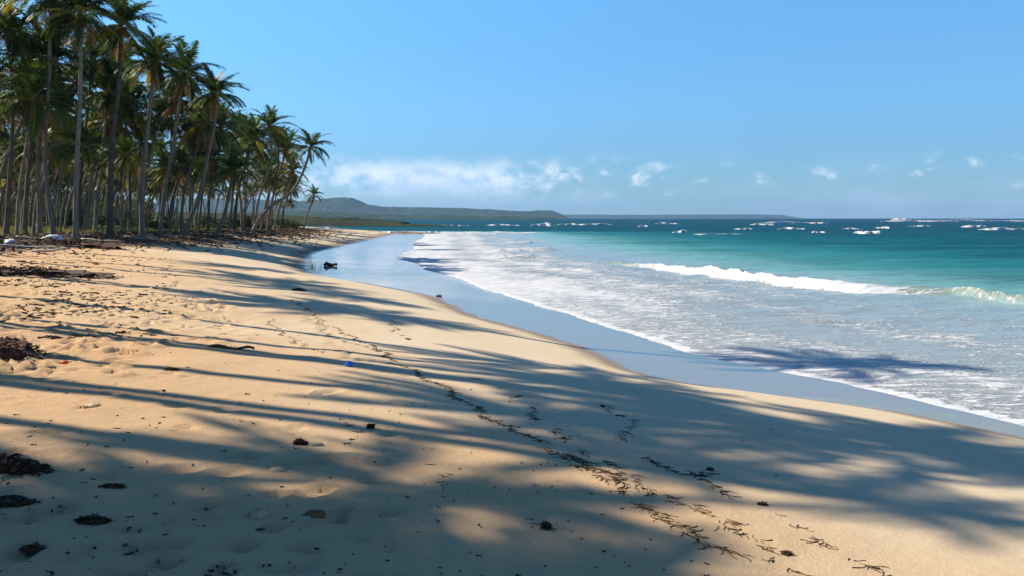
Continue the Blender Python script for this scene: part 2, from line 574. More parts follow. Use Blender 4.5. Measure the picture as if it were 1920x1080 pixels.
def add_prints(X, Y, Z):
    xs, ys = X[0], Y[:, 0]
    for (x, y, a, b, ang, dep) in prints:
        i0, i1 = np.searchsorted(xs, [x - 4 * a, x + 4 * a])
        j0, j1 = np.searchsorted(ys, [y - 4 * a, y + 4 * a])
        if i1 <= i0 or j1 <= j0:
            continue
        dx = X[j0:j1, i0:i1] - x
        dy = Y[j0:j1, i0:i1] - y
        u = (dx * math.cos(ang) + dy * math.sin(ang)) / a
        v = (-dx * math.sin(ang) + dy * math.cos(ang)) / b
        r = np.sqrt(u * u + v * v)
        Z[j0:j1, i0:i1] += -dep * (1 - sstep(r, 0.55, 1.15)) + dep * 0.45 * np.exp(-((r - 1.45) / 0.33) ** 2)
    return Z


def zfun(X, Y):
    return add_prints(X, Y, ground(X, Y))


beach, bx_, by_, bz_ = grid_mesh('beach', gx, gy, zfun)
beach.data.materials.append(M_SAND)
tag(beach, kind='structure')
dw = wet_x(by_) - bx_
scale_w = 0.25 + 0.02 * np.abs(by_)
fattr(beach, 'wet', 0.5 - np.clip(dw / scale_w, -2, 2) * 0.25)
fattr(beach, 'dry', sstep(dw + (fbm(bx_ * .4, by_ * .4, 31) - .5) * 5, 2.5, 11))
tx = tree_x(by_)
fattr(beach, 'litter', np.clip(sstep(bx_, tx + 5.0, tx + 0.0) * 0.75 + (0.18 + 0.42 * (1 - sstep(by_, 52, 66))) * sstep(bx_, tx + 9, tx + 4), 0, 1) * (1 - 0.55 * sstep(by_, 60, 110)))
fattr(beach, 'grass', sstep(bx_, tx - 0.5, tx - 8) * 0.8 * sstep(by_, 20, 55))

# ------------------------------------------------------------------ the sea
CREST = [P(1120, 492), P(1180, 500), P(1240, 506), P(1300, 514), P(1380, 524), P(1450, 534), P(1540, 543), P(1620, 549), P(1700, 553), P(1790, 556), P(1850, 562), P(1920, 572), P(2050, 590)]
CX = np.array([c.x for c in CREST])
CY = np.array([c.y for c in CREST])
CREST_H = np.array([0.04, 0.15, 0.25, 0.30, 0.35, 0.36, 0.33, 0.30, 0.22, 0.24, 0.26, 0.26, 0.15])
CREST_F = np.array([0.2, 0.6, 0.85, 1.0, 1.0, 1.0, 1.0, .95, 0.68, 0.48, 0.60, 0.60, 0.5])


def lobes(Y):
    k = 1 + np.abs(Y) * 0.02
    return (fbm(Y * 0.30 / k + 3.1, Y * 0 + 1, 41, 2) - .5) * 1.5 * np.clip(Y / 20, .35, 2.2) + (fbm(Y * 1.6 + 9, Y * 0, 43, 3) - .5) * 0.30


def sea_parts(X, Y):
    E = shore_x(Y) + lobes(Y)
    d = X - E
    near = 1 - sstep(Y, 60, 160)
    lumps = (fbm(X * .35, Y * 1.0, 51, 4) - .5) * 0.24 * sstep(d, 1.0, 7)
    lumps += (fbm(X * 1.3, Y * 3.0, 53, 3) - .5) * 0.055 * sstep(d, .3, 3) * near
    swell = 0.10 * np.sin((Y * 0.9 - X * 0.15) * 0.62 + 3 * fbm(X * .05, Y * .05, 61, 2)) * sstep(d, 10, 18) * (1 - sstep(Y, 90, 250))
    yc = np.interp(X, CX, CY) + (fbm(X * .6, X * 0, 71, 3) - .5) * 1.3
    hc = np.interp(X, CX, CREST_H, left=0, right=0)
    v = Y - yc                      # >0 seaward of the toe
    rag = 0.62 + 0.76 * fbm(X * 1.1, Y * 1.5, 73, 4, .55)
    prof = np.where(v < 0.55, sstep(v, -0.35, 0.55), 1 - sstep(v, 0.55, 5.0))
    wave = hc * rag * prof
    # second, smaller bores further left
    bore = np.zeros_like(X)
    bf = np.zeros_like(X)
    for (p0, p1, h) in BORES:
        u = (X - p0.x) / (p1.x - p0.x)
        yy = p0.y + (p1.y - p0.y) * u + (fbm(X * .5, X * 0, 81, 3) - .5) * 2
        env = sstep(u, 0, .25) * (1 - sstep(u, .7, 1))
        vv = (Y - yy) / (0.02 * p0.y)
        pr = np.where(vv < .5, sstep(vv, -.3, .5), 1 - sstep(vv, .5, 2.6))
        bore += h * env * pr * (0.7 + 0.6 * fbm(X * 1.2, Y, 83, 2))
        bf = np.maximum(bf, env * sstep(vv, -.5, 0) * (1 - sstep(vv, .7, 1.8)))
    return E, d, lumps + swell + wave + bore, wave, v, bf, hc


BORES = [(P(900, 474), P(1060, 470), .30), (P(925, 486), P(1020, 484), .25), (P(940, 459), P(1010, 457), .25), (P(790, 441), P(1070, 439), .4),
         (P(1420, 600), P(1750, 610), .07), (P(1150, 560), P(1420, 575), .07), (P(960, 508), P(1150, 510), .10)]


def sea_z(X, Y):
    E, d, rel, wave, v, bf, hc = sea_parts(X, Y)
    g = ground_base(X, Y)
    film = np.clip(d * 0.13, -0.30, 0.035)
    shallow = g + film
    deep = rel
    k = sstep(d, 0.2, 2.2)
    z = np.where(d < 0, shallow, np.maximum(shallow, deep * k + 0.02 * k))
    return np.where(d < -0.6, g - 0.3, z)


wx = axis(-14, 24, 0.10, -5000, 7500, 1.045)
wy = axis(8, 42, 0.10, -300, 8000, 1.03)
sea, X, Y, Z = grid_mesh('sea', wx, wy, sea_z, keep=lambda X, Y, Z: (X - shore_x(Y) - lobes(Y)) > -0.7)
sea.data.materials.append(M_WATER)
tag(sea, kind='structure')
E, d, rel, wave, v, bf, hc = sea_parts(X, Y)
c_off = X - shore_x(Y)
# tone by how far off the beach
KX = np.array([0, 2, 9, 14, 18, 24, 32, 42, 60, 120, 600, 3000.])
KC = np.array([[.30, .30, .28], [.28, .32, .32], [.25, .33, .36], [.22, .33, .35], [.13, .32, .33], [.050, .215, .240], [.018, .150, .188], [.008, .100, .135],
               [.004, .068, .10], [.003, .055, .090], [.003, .045, .080], [.003, .040, .075]])
far_c = c_off.copy()
c_off = c_off + 60 * sstep(Y, 150, 185)
cc = c_off + (fbm(X * .06, Y * .12, 91, 3) - .5) * 8 * sstep(c_off, 8, 30)
tone = np.stack([np.interp(cc, KX, KC[:, k]) for k in range(3)], -1)
fc_ = sstep(v, -0.4, 0.1) * (1 - sstep(v, .8, 1.6)) * (X > CX[0]) * (X < CX[-1])
fc_ = (fc_ * 0.75)[:, None]
tone = tone * (1 - fc_) + np.array([[.19, .25, .17]]) * fc_
cattr(sea, 'tone', tone)
fattr(sea, 'far', sstep(c_off, 12, 24))
edge = 1 - sstep(d, 0.10, 0.42 + 0.012 * Y)
foam = 0.52 - 0.12 * sstep(d, 3, 9)
foam = foam + 0.30 * (1 - sstep(d, 0.6, 4.0)) * fbm(X * .5, Y * .5, 95, 3)
foam = foam + 0.22 * sstep(Y, 18, 36) * (1 - sstep(d, 6, 13))
foam = foam + (fbm(X * .22 + Y * .05, Y * .45, 97, 3) - .5) * .34 * sstep(d, .5, 2)
foam = foam + .07 * np.sin(d * 1.9 + 5 * fbm(X * .2, Y * .2, 99, 2)) * sstep(d, .8, 2)
foam = foam * (1 - sstep(d, 13, 19))
inner = sstep(v, 0.3, 2.2) * (X > CX[0])
foam = foam * (1 - inner * 0.9)
foam = np.maximum(foam, edge * 0.95)
cf = np.interp(X, CX, CREST_F, left=0, right=0)
face = sstep(v, -0.55, -0.15) * (1 - sstep(v, 0.7, 1.5))
foam = np.maximum(foam, face * cf * 1.02)
ahead = sstep(v, -4.5, -0.5) * (v < 0.2) * np.clip(cf, 0, 1)
foam = np.maximum(foam, ahead * 0.52)
foam = np.maximum(foam, bf * np.where(Y < 30, 0.55, 0.8))
fattr(sea, 'foam', np.clip(foam, 0, 1.1))

# ------------------------------------------------------------------ breakers further out
WC = [  # px centre x, y of foot, width px, height px, label
    (600, 429, 56, 6, 'long white wave rolling in behind the lone palm'),
    (620, 435, 10, 4, 'tiny whitecap just right of the foot of the lone palm'),
    (724, 438, 34, 7, 'bright short breaker just beyond the reddish reef at the end of the sand'),
    (812, 436, 22, 4, 'small whitecap over the right tip of the reddish reef'),
    (836, 424, 26, 4, 'small whitecap off the right end of the low rocky point'),
    (868, 424, 20, 3, 'faint whitecap second out from the low rocky point'),
    (940, 423, 60, 4, 'long thin whitecap under the long green ridge, left of its cliff'),
    (1018, 424, 40, 9, 'peaked white breaker below the steep seaward end of the green ridge'),
    (1064, 422, 34, 5, 'thin whitecap where the green ridge meets the far low coast'),
    (1115, 422, 60, 5, 'long thin whitecap in front of the left end of the far low coast'),
    (1205, 425, 18, 5, 'short whitecap standing alone before the far low coast'),
    (1250, 420, 40, 4, 'narrow whitecap close under the middle of the far low coast'),
    (1278, 436, 34, 7, 'bright wedge-shaped whitecap nearest to the turquoise shallows'),
    (1345, 440, 90, 3, 'long faint streak of foam right of the wedge-shaped whitecap'),
    (1395, 430, 34, 4, 'flat whitecap left of the twin breakers below the far cape'),
    (1428, 422, 36, 4, 'low whitecap at the left foot of the long reef breaker below the far cape'),
    (1478, 419, 96, 6, 'long white reef breaker below the tip of the far cape'),
    (1536, 419, 30, 4, 'short whitecap right behind the tip of the long reef breaker'),
    (1483, 430, 42, 5, 'flat whitecap directly below the long reef breaker off the cape'),
    (1535, 437, 36, 6, 'small bright whitecap, the lower one between the cape and the big wedge'),
    (1597, 430, 34, 4, 'narrow whitecap up left of the brightest wedge in the dark blue water'),
    (1630, 438, 44, 9, 'brightest wedge-shaped whitecap in the dark blue water at the right'),
    (1656, 428, 18, 4, 'tiny whitecap up right of the brightest wedge'),
    (1690, 412, 28, 5, 'small peaked breaker on the very horizon at the right'),
    (1722, 416, 120, 6, 'long white reef line on the horizon, its left half'),
    (1845, 416, 180, 6, 'long white reef line on the horizon running to the right edge'),
    (1727, 425, 44, 4, 'thin whitecap under the left half of the horizon reef line'),
    (1828, 426, 44, 7, 'peaked whitecap under the right half of the horizon reef line'),
    (1885, 431, 84, 7, 'broad white breaker at the right edge in the dark blue water'),
]


def ridge(name, L, D, H, seed, n=28, mmat=None):
    """a low uneven roll of foam: long in x, steep on its near side"""
    vs, fs = [], []
    m = 7
    rr = random.Random(seed)
    ph = [rr.uniform(0, 6) for _ in range(4)]
    for i in range(n + 1):
        u = i / n
        env = math.sin(math.pi * min(1, max(0, u))) ** 0.6
        env *= 0.80 + 0.20 * math.sin(u * 9 + ph[0])
        env = max(env, 0.03)
        off = D * 0.9 * math.sin(u * 4 + ph[2]) + D * .3 * math.sin(u * 17 + ph[3])
        for j in range(m + 1):
            s_ = j / m
            zz = H * env * math.sin(math.pi * min(1, s_ ** 0.6)) * rr.uniform(.9, 1.1) if 0 < j < m else -0.25
            vs.append(((u - .5) * L, off + (s_ - .3) * D * (0.35 + env), zz))
    for i in range(n):
        for j in range(m):
            a = i * (m + 1) + j
            fs.append((a, a + m + 1, a + m + 2, a + 1))
    return mesh_obj(name, vs, fs, [mmat or M_FOAM])


for k, (px, py, wd, hp, lab) in enumerate(WC):
    p = P(px, py, 0.0)
    s_ = p.y / F
    o = ridge('breaking_wave', wd * s_ * 1.2, max(1.6, 8 * s_), max(.22, hp * s_ * .8), 100 + k, 20 + int(wd / 5))
    o.location = (p.x, p.y, 0.0)
    tag(o, lab, 'wave', 'white breakers out on the reef')

# ------------------------------------------------------------------ distant land
def mat_hill(name, a, b, c3):
    m, t, out = new_mat(name)
    pos = t.node('ShaderNodeNewGeometry').outputs['Position']
    n = t.noise(pos, 0.025, 8, 0.75)
    n_ = t.noise(pos, 0.006, 5, 0.6)
    c = t.mix(t.smooth(n, 0.35, 0.65), a, b)
    c = t.mix(t.smooth(n_, 0.48, 0.68), c, c3)
    princ(t, out, c, 0.9, n, 1.0, 8.0, 0.1)
    return m


M_HILL = mat_hill('hill_forest', (0.005, 0.018, 0.008), (0.045, 0.075, 0.028), (0.03, 0.05, 0.02))
M_POINT = mat_hill('point_scrub', (0.012, 0.025, 0.008), (0.05, 0.06, 0.022), (0.10, 0.075, 0.045))


def profile_land(name, Y0, depth, prof, mat, seed, rough=3.0, step=None, foot=-1.0, kind='structure'):
    """a ridge of land at Y0: prof lists (px, py) of its skyline in the photo"""
    pts = [PY(a, b, Y0 + depth * .5) for a, b in prof]
    xs = np.array([p.x for p in pts])
    zs = np.array([p.z for p in pts])
    st = step or (xs[-1] - xs[0]) / 420
    gx_ = np.arange(xs[0] - depth * .15, xs[-1] + st, st)
    gy_ = np.linspace(Y0, Y0 + depth, 46)

    def zf(X, Y):
        top = np.interp(X, xs, zs, left=zs[0], right=0)
        s = (Y - Y0) / depth
        prof_ = np.where(s < .5, sstep(s, -0.05, .5) ** .75, 1 - sstep(s, .5, 1.0))
        spur = 0.72 + 0.5 * fbm(X / depth * 6, Y / depth * 4, seed, 4)
        base = top * prof_ * np.where(np.abs(s - .5) < .04, 1.0, np.clip(spur, 0, 1.0))
        can = (fbm(X / (rough * 3), Y / (rough * 6), seed + 5, 3) - .4) * rough
        return np.maximum(base + can * sstep(base, 0.5, 8 * rough / 3), foot) + foot * (base < .2)
    o, *_ = grid_mesh(name, gx_, gy_, zf)
    o.data.materials.append(mat)
    return tag(o, kind=kind)


profile_land('hills', 3000, 900, [(380, 372), (470, 374), (560, 378), (600, 374), (640, 370), (662, 372), (690, 384), (720, 388), (800, 389), (880, 391), (950, 395), (985, 397), (1010, 395), (1036, 395), (1052, 402), (1062, 408)], M_HILL, 201, 5.0)
profile_land('coastal_plain', 1700, 420, [(330, 398), (480, 397), (560, 396), (620, 398), (680, 402), (760, 404), (840, 404), (930, 406), (1000, 407), (1045, 408)], M_HILL, 211, 3.0)
profile_land('far_coast', 5600, 700, [(1000, 404), (1080, 402.5), (1200, 403), (1300, 402.5), (1400, 402), (1462, 403), (1475, 406.5), (1482, 409)], M_HILL, 221, 4.0)
# low rocky point beyond the lone palm
profile_land('rocky_point', 250, 34, [(520, 416), (600, 417), (640, 417), (700, 418), (760, 419.5), (800, 421), (840, 422.5), (885, 424)], M_POINT, 231, 1.0, foot=-0.4)
profile_land('wooded_shore', 330, 60, [(300, 398), (420, 400), (520, 402), (560, 406), (620, 408), (680, 410), (730, 413), (760, 416)], M_POINT, 241, 1.0, foot=-0.4)
# reddish reef shelf at the end of the sand
p0, p1 = P(590, 440), P(815, 440)
xs_ = np.linspace(p0.x, p1.x, 90)
ys_ = np.linspace(136, 147, 24)
reef, a_, b_, c_ = grid_mesh('reef_shelf', xs_, ys_, lambda X, Y: (0.12 + 0.55 * (fbm(X * .6, Y * .6, 251, 4) - .35)) * sstep(Y, 136, 139) * (1 - sstep(Y, 144, 147)) * (1 - sstep(X, p1.x - 8, p1.x)) + 0.02)
reef.data.materials.append(M_ROCK)
tag(reef, kind='structure')


# ------------------------------------------------------------------ leafy stuff helpers
def leaf_clump_mesh(name, n, radius, height, size, seed, mat, stems=True):
    rr = random.Random(seed)
    vs, fs, mi = [], [], []
    blobs = [(rr.uniform(-.7, .7) * radius, rr.uniform(-.7, .7) * radius, rr.uniform(.2, .85) * height, rr.uniform(.3, .55)) for _ in range(9)]
    for _ in range(n):
        b = rr.choice(blobs)
        th, ph = rr.uniform(0, 6.283), math.acos(rr.uniform(-1, 1))
        r_ = b[3] * rr.uniform(.6, 1.05) ** .5
        c = Vector((b[0] + radius * r_ * math.sin(ph) * math.cos(th), b[1] + radius * r_ * math.sin(ph) * math.sin(th), max(0.05, b[2] + height * .6 * r_ * math.cos(ph))))
        q = Euler((rr.uniform(0, 6.3), rr.uniform(0, 6.3), rr.uniform(0, 6.3))).to_matrix()
        s_ = size * rr.uniform(.6, 1.3)
        k = len(vs)
        for a in ((-1, 0, 0), (0, -.35, .1), (1, 0, 0), (0, .35, .1)):
            vs.append(c + q @ (Vector(a) * s_))
        fs.append((k, k + 1, k + 2, k + 3))
    me = bpy.data.meshes.new(name)
    me.from_pydata([tuple(v) for v in vs], [], fs)
    me.materials.append(mat)
    return me


# ------------------------------------------------------------------ coconut palms
def frond_geom(L, a0, bend, seed, n=38, droop=1.0, width=0.055, twist=0.0, dead=False):
    """a feather leaf growing along +x: returns verts, faces, material index"""
    rr = random.Random(seed)
    N = 14
    pts = [Vector((0, 0, 0))]
    ang = a0
    yaw = 0
    for i in range(N):
        t = (i + 1) / N
        ang = a0 - bend * (t ** 1.25)
        yaw = twist * t * t
        pts.append(pts[-1] + Vector((math.cos(ang) * math.cos(yaw), math.cos(ang) * math.sin(yaw), math.sin(ang))) * (L / N))
    vs, fs, mi = [], [], []
    for i, p in enumerate(pts):                      # rib
        r_ = 0.032 * (1 - i / N) + 0.006
        a_ = (pts[min(i + 1, N)] - pts[max(i - 1, 0)]).normalized()
        side = a_.cross(Vector((0, 0, 1))).normalized()
        up = side.cross(a_)
        for k in range(3):
            th = k * 2.094 + .5
            vs.append(p + side * r_ * math.cos(th) * (1.8 if i < 2 else 1) + up * r_ * math.sin(th))
        if i:
            b = 3 * i
            for k in range(3):
                fs.append((b - 3 + k, b - 3 + (k + 1) % 3, b + (k + 1) % 3, b + k))
                mi.append(1)
    for i in range(n):
        t = 0.13 + 0.86 * (i + .5) / n
        fi = t * N
        i0 = min(int(fi), N - 1)
        p = pts[i0].lerp(pts[i0 + 1], fi - i0)
        a_ = (pts[i0 + 1] - pts[i0]).normalized()
        side = a_.cross(Vector((0, 0, 1))).normalized()
        up = side.cross(a_)
        ll = L * 0.235 * (math.sin(math.pi * min(1, (t * .82 + .16))) ** .55)
        for s_ in (-1, 1):
            if rr.random() < (.22 if dead else .05):
                continue
            l1 = ll * rr.uniform(.82, 1.1)
            fwd = .35 + .55 * t + rr.uniform(-.12, .12)
            d1 = (side * s_ + a_ * fwd + up * (.28 if not dead else -.3) * rr.uniform(.3, 1.2)).normalized()
            dr = droop * rr.uniform(.7, 1.3)
            d2 = (d1 * .72 + a_ * .12 + Vector((0, 0, -1)) * .75 * dr).normalized()
            q0 = p
            q1 = q0 + d1 * l1 * .5
            q2 = q1 + d2 * l1 * .55
            wv = d1.cross(up if abs(d1.dot(up)) < .9 else side).normalized() * width * rr.uniform(.8, 1.2) * (0.55 + .45 * math.sin(math.pi * t))
            wv = (wv * .75 + a_ * width * .4)
            k = len(vs)
            vs += [q0 - wv * .35, q0 + wv * .35, q1 - wv * .5, q1 + wv * .5, q2]
            fs += [(k, k + 1, k + 3, k + 2), (k + 2, k + 3, k + 4)]
            mi += [0, 0]
    return vs, fs, mi


def geom_mesh(name, g, mats):
    me = bpy.data.meshes.new(name)
    me.from_pydata([tuple(v) for v in g[0]], [], g[1])
    for m in mats:
        me.materials.append(m)
    me.polygons.foreach_set('material_index', g[2])
    return me


#               L    a0      bend   droop
FR = {'up': [(2.7, R(84), R(38), .35), (2.9, R(68), R(55), .4)],
      'mid': [(3.2, R(50), R(70), .6), (3.3, R(36), R(66), .8), (3.1, R(58), R(95), .7)],
      'low': [(3.2, R(14), R(66), 1.0), (3.1, R(-2), R(58), 1.2), (3.1, R(-16), R(52), 1.2)]}
FM = {}
sd = 1
for k, lst in FR.items():
    FM[k] = []
    for (L, a0, b, dr) in lst:
        for tw in (-.35, .3):
            FM[k].append(frond_geom(L, a0, b, sd, 36, dr, .095, tw))
            sd += 1
DEADG = [frond_geom(2.6, R(-35), R(48), 61, 24, 1.3, .06, .3, True), frond_geom(2.3, R(-55), R(28), 62, 22, 1.3, .06, -.3, True)]
FMESH = {k: [geom_mesh('frond', g, [M_LEAF, M_RIB]) for g in v] for k, v in FM.items()}
FMESH_Y = [geom_mesh('frond', g, [M_LEAF_Y, M_RIB]) for g in FM['low'][:4]]
DEAD = [geom_mesh('dead_frond', g, [M_DEAD, M_DEAD]) for g in DEADG]


def nut_mesh():
    vs, fs = [], []
    rr = random.Random(5)
    for q in range(11):
        c = Vector((rr.uniform(-.28, .28), rr.uniform(-.28, .28), rr.uniform(-.45, .05)))
        r_ = rr.uniform(.11, .15)
        k = len(vs)
        vs.append(c + Vector((0, 0, r_ * 1.2)))
        for a in (.6, -.6):
            for j in range(6):
                th = j * 1.047 + (a > 0) * .5
                vs.append(c + Vector((math.cos(th) * r_ * .9, math.sin(th) * r_ * .9, a * r_)))
        vs.append(c - Vector((0, 0, r_ * 1.25)))
        for j in range(6):
            j2 = (j + 1) % 6
            fs += [(k, k + 1 + j, k + 1 + j2), (k + 1 + j, k + 7 + j, k + 7 + j2, k + 1 + j2), (k + 13, k + 7 + j2, k + 7 + j)]
    me = bpy.data.meshes.new('coconuts')
    me.from_pydata([tuple(v) for v in vs], [], fs)
    me.materials.append(M_NUT)
    me.polygons.foreach_set('use_smooth', [True] * len(me.polygons))
    return me


NUTS = nut_mesh()


def crown_plan(rr, n, dead):
    n += 3
    """which frond at which azimuth and tilt"""
    out = []
    a = rr.uniform(0, 6.28)
    for i in range(n):
        t = i / (n - 1)
        a += 2.39996 + rr.uniform(-.2, .2)
        kind = 'up' if t < .22 else ('mid' if t < .62 else 'low')
        out.append((kind, rr.randrange(len(FM[kind])), a, rr.uniform(-.12, .12), rr.uniform(.86, 1.1)))
    for i in range(dead):
        out.append(('dead', rr.randrange(2), rr.uniform(0, 6.28), rr.uniform(-.15, .15), rr.uniform(.7, 1.05)))
    return out


def trunk_geom(pts, r0, r1, sides=8, segs=16):
    """tube along a smooth curve through pts (relative to the foot)"""
    P_ = [Vector(p) for p in pts]
    P_ = [P_[0] * 2 - P_[1]] + P_ + [P_[-1] * 2 - P_[-2]]
    curve = []
    n = len(P_) - 3
    for i in range(segs + 1):
        u = i / segs * n
        k = min(int(u), n - 1)
        t = u - k
        a, b, c, d_ = P_[k:k + 4]
        curve.append(0.5 * ((2 * b) + (c - a) * t + (2 * a - 5 * b + 4 * c - d_) * t * t + (3 * b - a - 3 * c + d_) * t ** 3))
    vs, fs = [], []
    for i, p in enumerate(curve):
        t = i / segs
        r_ = r0 + (r1 - r0) * t ** .7 + r0 * .75 * math.exp(-t * 26)
        if i % 2:
            r_ *= 1.04
        a_ = (curve[min(i + 1, segs)] - curve[max(i - 1, 0)]).normalized()
        s1 = a_.cross(Vector((0, 1, 0))).normalized()
        s2 = s1.cross(a_)
        for k in range(sides):
            th = k * 2 * math.pi / sides
            vs.append(p + s1 * r_ * math.cos(th) + s2 * r_ * math.sin(th))
        if i:
            b = sides * i
            for k in range(sides):
                fs.append((b - sides + k, b - sides + (k + 1) % sides, b + (k + 1) % sides, b + k))
    fs.append(tuple(range(len(vs) - sides, len(vs))))
    return vs, fs, (curve[-1] - curve[-2]).normalized()


def tilt_of(d):
    """rotation that leans a crown half-way with its trunk"""
    q = Vector((0, 0, 1)).rotation_difference((Vector((0, 0, 1)) + d).normalized())
    return q.to_matrix().to_4x4()


def frond_matrix(base, az, dt, s_):
    return base @ Matrix.Rotation(az, 4, 'Z') @ Matrix.Rotation(dt, 4, 'Y') @ Matrix.Diagonal((s_, s_, s_, 1))


def hero_palm(foot, top, via, label, seed, n=32, dead=7, r=.14, scale=1.08, nuts=True, group='coconut palms along the beach', yellow=.22):
    rr = random.Random(seed)
    root = empty('coconut_palm', foot)
    tag(root, label, 'palm tree', group)
    rel = [Vector((0, 0, -.25))] + [Vector(v) - foot for v in via] + [top - foot]
    vs, fs, dr = trunk_geom(rel, r, r * .58)
    mesh_obj('trunk', vs, fs, [M_TRUNK], root)
    base = Matrix.Translation(top - foot) @ tilt_of(dr) @ Matrix.Scale(scale * .80, 4)
    for (kind, i, az_, dt, s_) in crown_plan(rr, n, dead):
        if kind == 'dead':
            me, nm = DEAD[i], 'dead_frond'
        elif kind == 'low' and rr.random() < yellow:
            me, nm = FMESH_Y[i % 4], 'frond'
        else:
            me, nm = FMESH[kind][i], 'frond'
        o = bpy.data.objects.new(nm, me)
        COL.objects.link(o)
        o.parent = root
        o.matrix_local = frond_matrix(base, az_, dt, s_)
    if nuts:
        o = bpy.data.objects.new('coconuts', NUTS)
        COL.objects.link(o)
        o.parent = root
        o.matrix_local = base @ Matrix.Translation((0, 0, -.1))
    return root


# palms whose crown one can tell apart: foot px x, distance, trunk points px, crown px, radius, scale
def palm_px(bx, Y, via, crown, label, seed, dY=0.0, **kw):
    x = (bx - 960) / F * Y
    foot = Vector((x, Y, gz(x, Y) - .05))
    n = len(via) + 1
    pts = [PY(a, b, Y + dY * (k + 1) / n) for k, (a, b) in enumerate(via)]
    return hero_palm(foot, PY(crown[0], crown[1], Y + dY), pts, label, seed, **kw)


palm_px(12, 47, [(18, 330), (24, 200)], (16, 60), 'palm nearest the left edge, with a pale straight trunk under a dark crown', 301, dead=5, scale=1.0)
palm_px(46, 52, [(52, 330), (62, 220)], (60, 110), 'slim palm second from the left edge, its trunk leaning slightly right', 302, dead=5)
palm_px(76, 48, [(72, 330), (70, 230)], (58, 175), 'thin straight palm between the left edge and the tall curved palm', 303, dead=6, r=.14)
palm_px(104, 45, [(92, 380), (84, 290), (92, 150)], (96, 0), 'tall palm whose trunk bows left then rises to the top of the picture', 304, n=34, dead=8, r=.14, scale=1.1)
palm_px(142, 44, [(143, 330), (150, 190)], (152, 30), 'stout dark palm trunk with broad foot, third crown from the top left corner', 305, n=34, dead=8, r=.15, scale=1.05)
palm_px(208, 47, [(207, 350), (213, 240), (224, 150)], (228, 50), 'thick palm with two close trunks look, crown bushy and bright at the top', 306, n=34, dead=8, r=.18, scale=1.05)
palm_px(156, 58, [(170, 370), (190, 290)], (205, 175), 'leaning palm with thin pale trunk crossing behind the stout dark one', 307, dead=4, r=.15)
palm_px(268, 50, [(266, 350), (276, 250)], (290, 118), 'dark palm with swollen foot and crown at the right shoulder of the tall group', 308, n=34, dead=8, r=.18, scale=1.05)
palm_px(300, 54, [(310, 350), (330, 240)], (345, 140), 'palm with crown filling the step between the tall group and the sweeping palm', 325, n=30, dead=6)
palm_px(244, 62, [(243, 340), (238, 260)], (232, 205), 'very slim straight pale palm behind the dark swollen-footed one', 309, dead=4, r=.13, n=20)
palm_px(300, 60, [(306, 360), (326, 280)], (332, 190), 'palm with pale sunlit trunk leaning right, under the step in the skyline', 310, dead=6, r=.17)
palm_px(338, 56, [(372, 372), (388, 300), (402, 235)], (402, 178), 'palm with long trunk sweeping right to a tall crown', 311, n=28, dead=8, r=.16, scale=1.0)
palm_px(318, 68, [(324, 370), (352, 290)], (368, 225), 'pale palm leaning right behind the sweeping trunk', 312, dead=5)
palm_px(392, 70, [(392, 380), (398, 340)], (398, 300), 'short straight palm in the gap right of the sweeping trunk', 313, dead=4, n=22)
palm_px(402, 61, [(416, 418), (424, 390)], (438, 322), 'low palm with a short bleached trunk bent out over the sand', 314, dead=3, n=22, r=.18, scale=.9)
palm_px(440, 78, [(446, 360), (462, 300)], (470, 258), 'palm with slightly leaning trunk left of the skyline notch', 315, dead=5)
palm_px(430, 86, [(436, 370), (438, 300)], (444, 250), 'palm standing straight behind the skyline notch', 316, dead=4)
palm_px(476, 84, [(486, 370), (508, 300)], (506, 238), 'palm with the highest crown of the far cluster', 317, n=28, dead=5, scale=1.05)
palm_px(500, 88, [(512, 370), (528, 310)], (536, 282), 'palm with crown low right of the highest one of the far cluster', 318, dead=5)
palm_px(488, 92, [(502, 370), (520, 320)], (522, 268), 'palm behind the far cluster with a thin pale trunk', 319, dead=5)
palm_px(512, 96, [(526, 380), (540, 350)], (548, 322), 'small-crowned palm at the right end of the far cluster', 320, dead=4, n=22, scale=.9)
palm_px(469, 71, [(486, 412), (511, 384), (546, 361), (570, 318)], (583, 276), 'palm leaning far out over the sand before rising to a crown apart from the grove', 321, n=24, dead=0, r=.16, scale=.85, yellow=0, nuts=False)
palm_px(569, 132, [(575, 405), (583, 385)], (588, 366), 'small lone palm standing apart at the end of the beach', 322, n=20, dead=1, r=.15, scale=.85, nuts=False)
palm_px(528, 112, [(532, 392), (538, 375)], (545, 352), 'low palm at the end of the grove next to the lone palm', 323, dead=3, n=22, scale=.9)
palm_px(455, 74, [(452, 385), (446, 345)], (442, 300), 'dark bushy palm with crown hanging low before the far cluster', 324, dead=6, n=26)

# grove palms: five kinds of trunk, four crowns, shared meshes
TR = []
rt = random.Random(77)
for k in range(6):
    H = [9.5, 10.5, 11.5, 12.5, 11.0, 10.0][k]
    lean = [2.4, 1.2, 3.8, 2.0, -1.2, 5.0][k]
    vs, fs, dr = trunk_geom([(0, 0, -.4), (lean * .15, .1, H * .33), (lean * .55, .1, H * .68), (lean, 0, H)], .13, .08, 7, 12)
    me = bpy.data.meshes.new('trunk')
    me.from_pydata([tuple(v) for v in vs], [], fs)
    me.materials.append(M_TRUNK)
    me.polygons.foreach_set('use_smooth', [True] * len(me.polygons))
    TR.append((me, Vector((lean, 0, H)), dr))


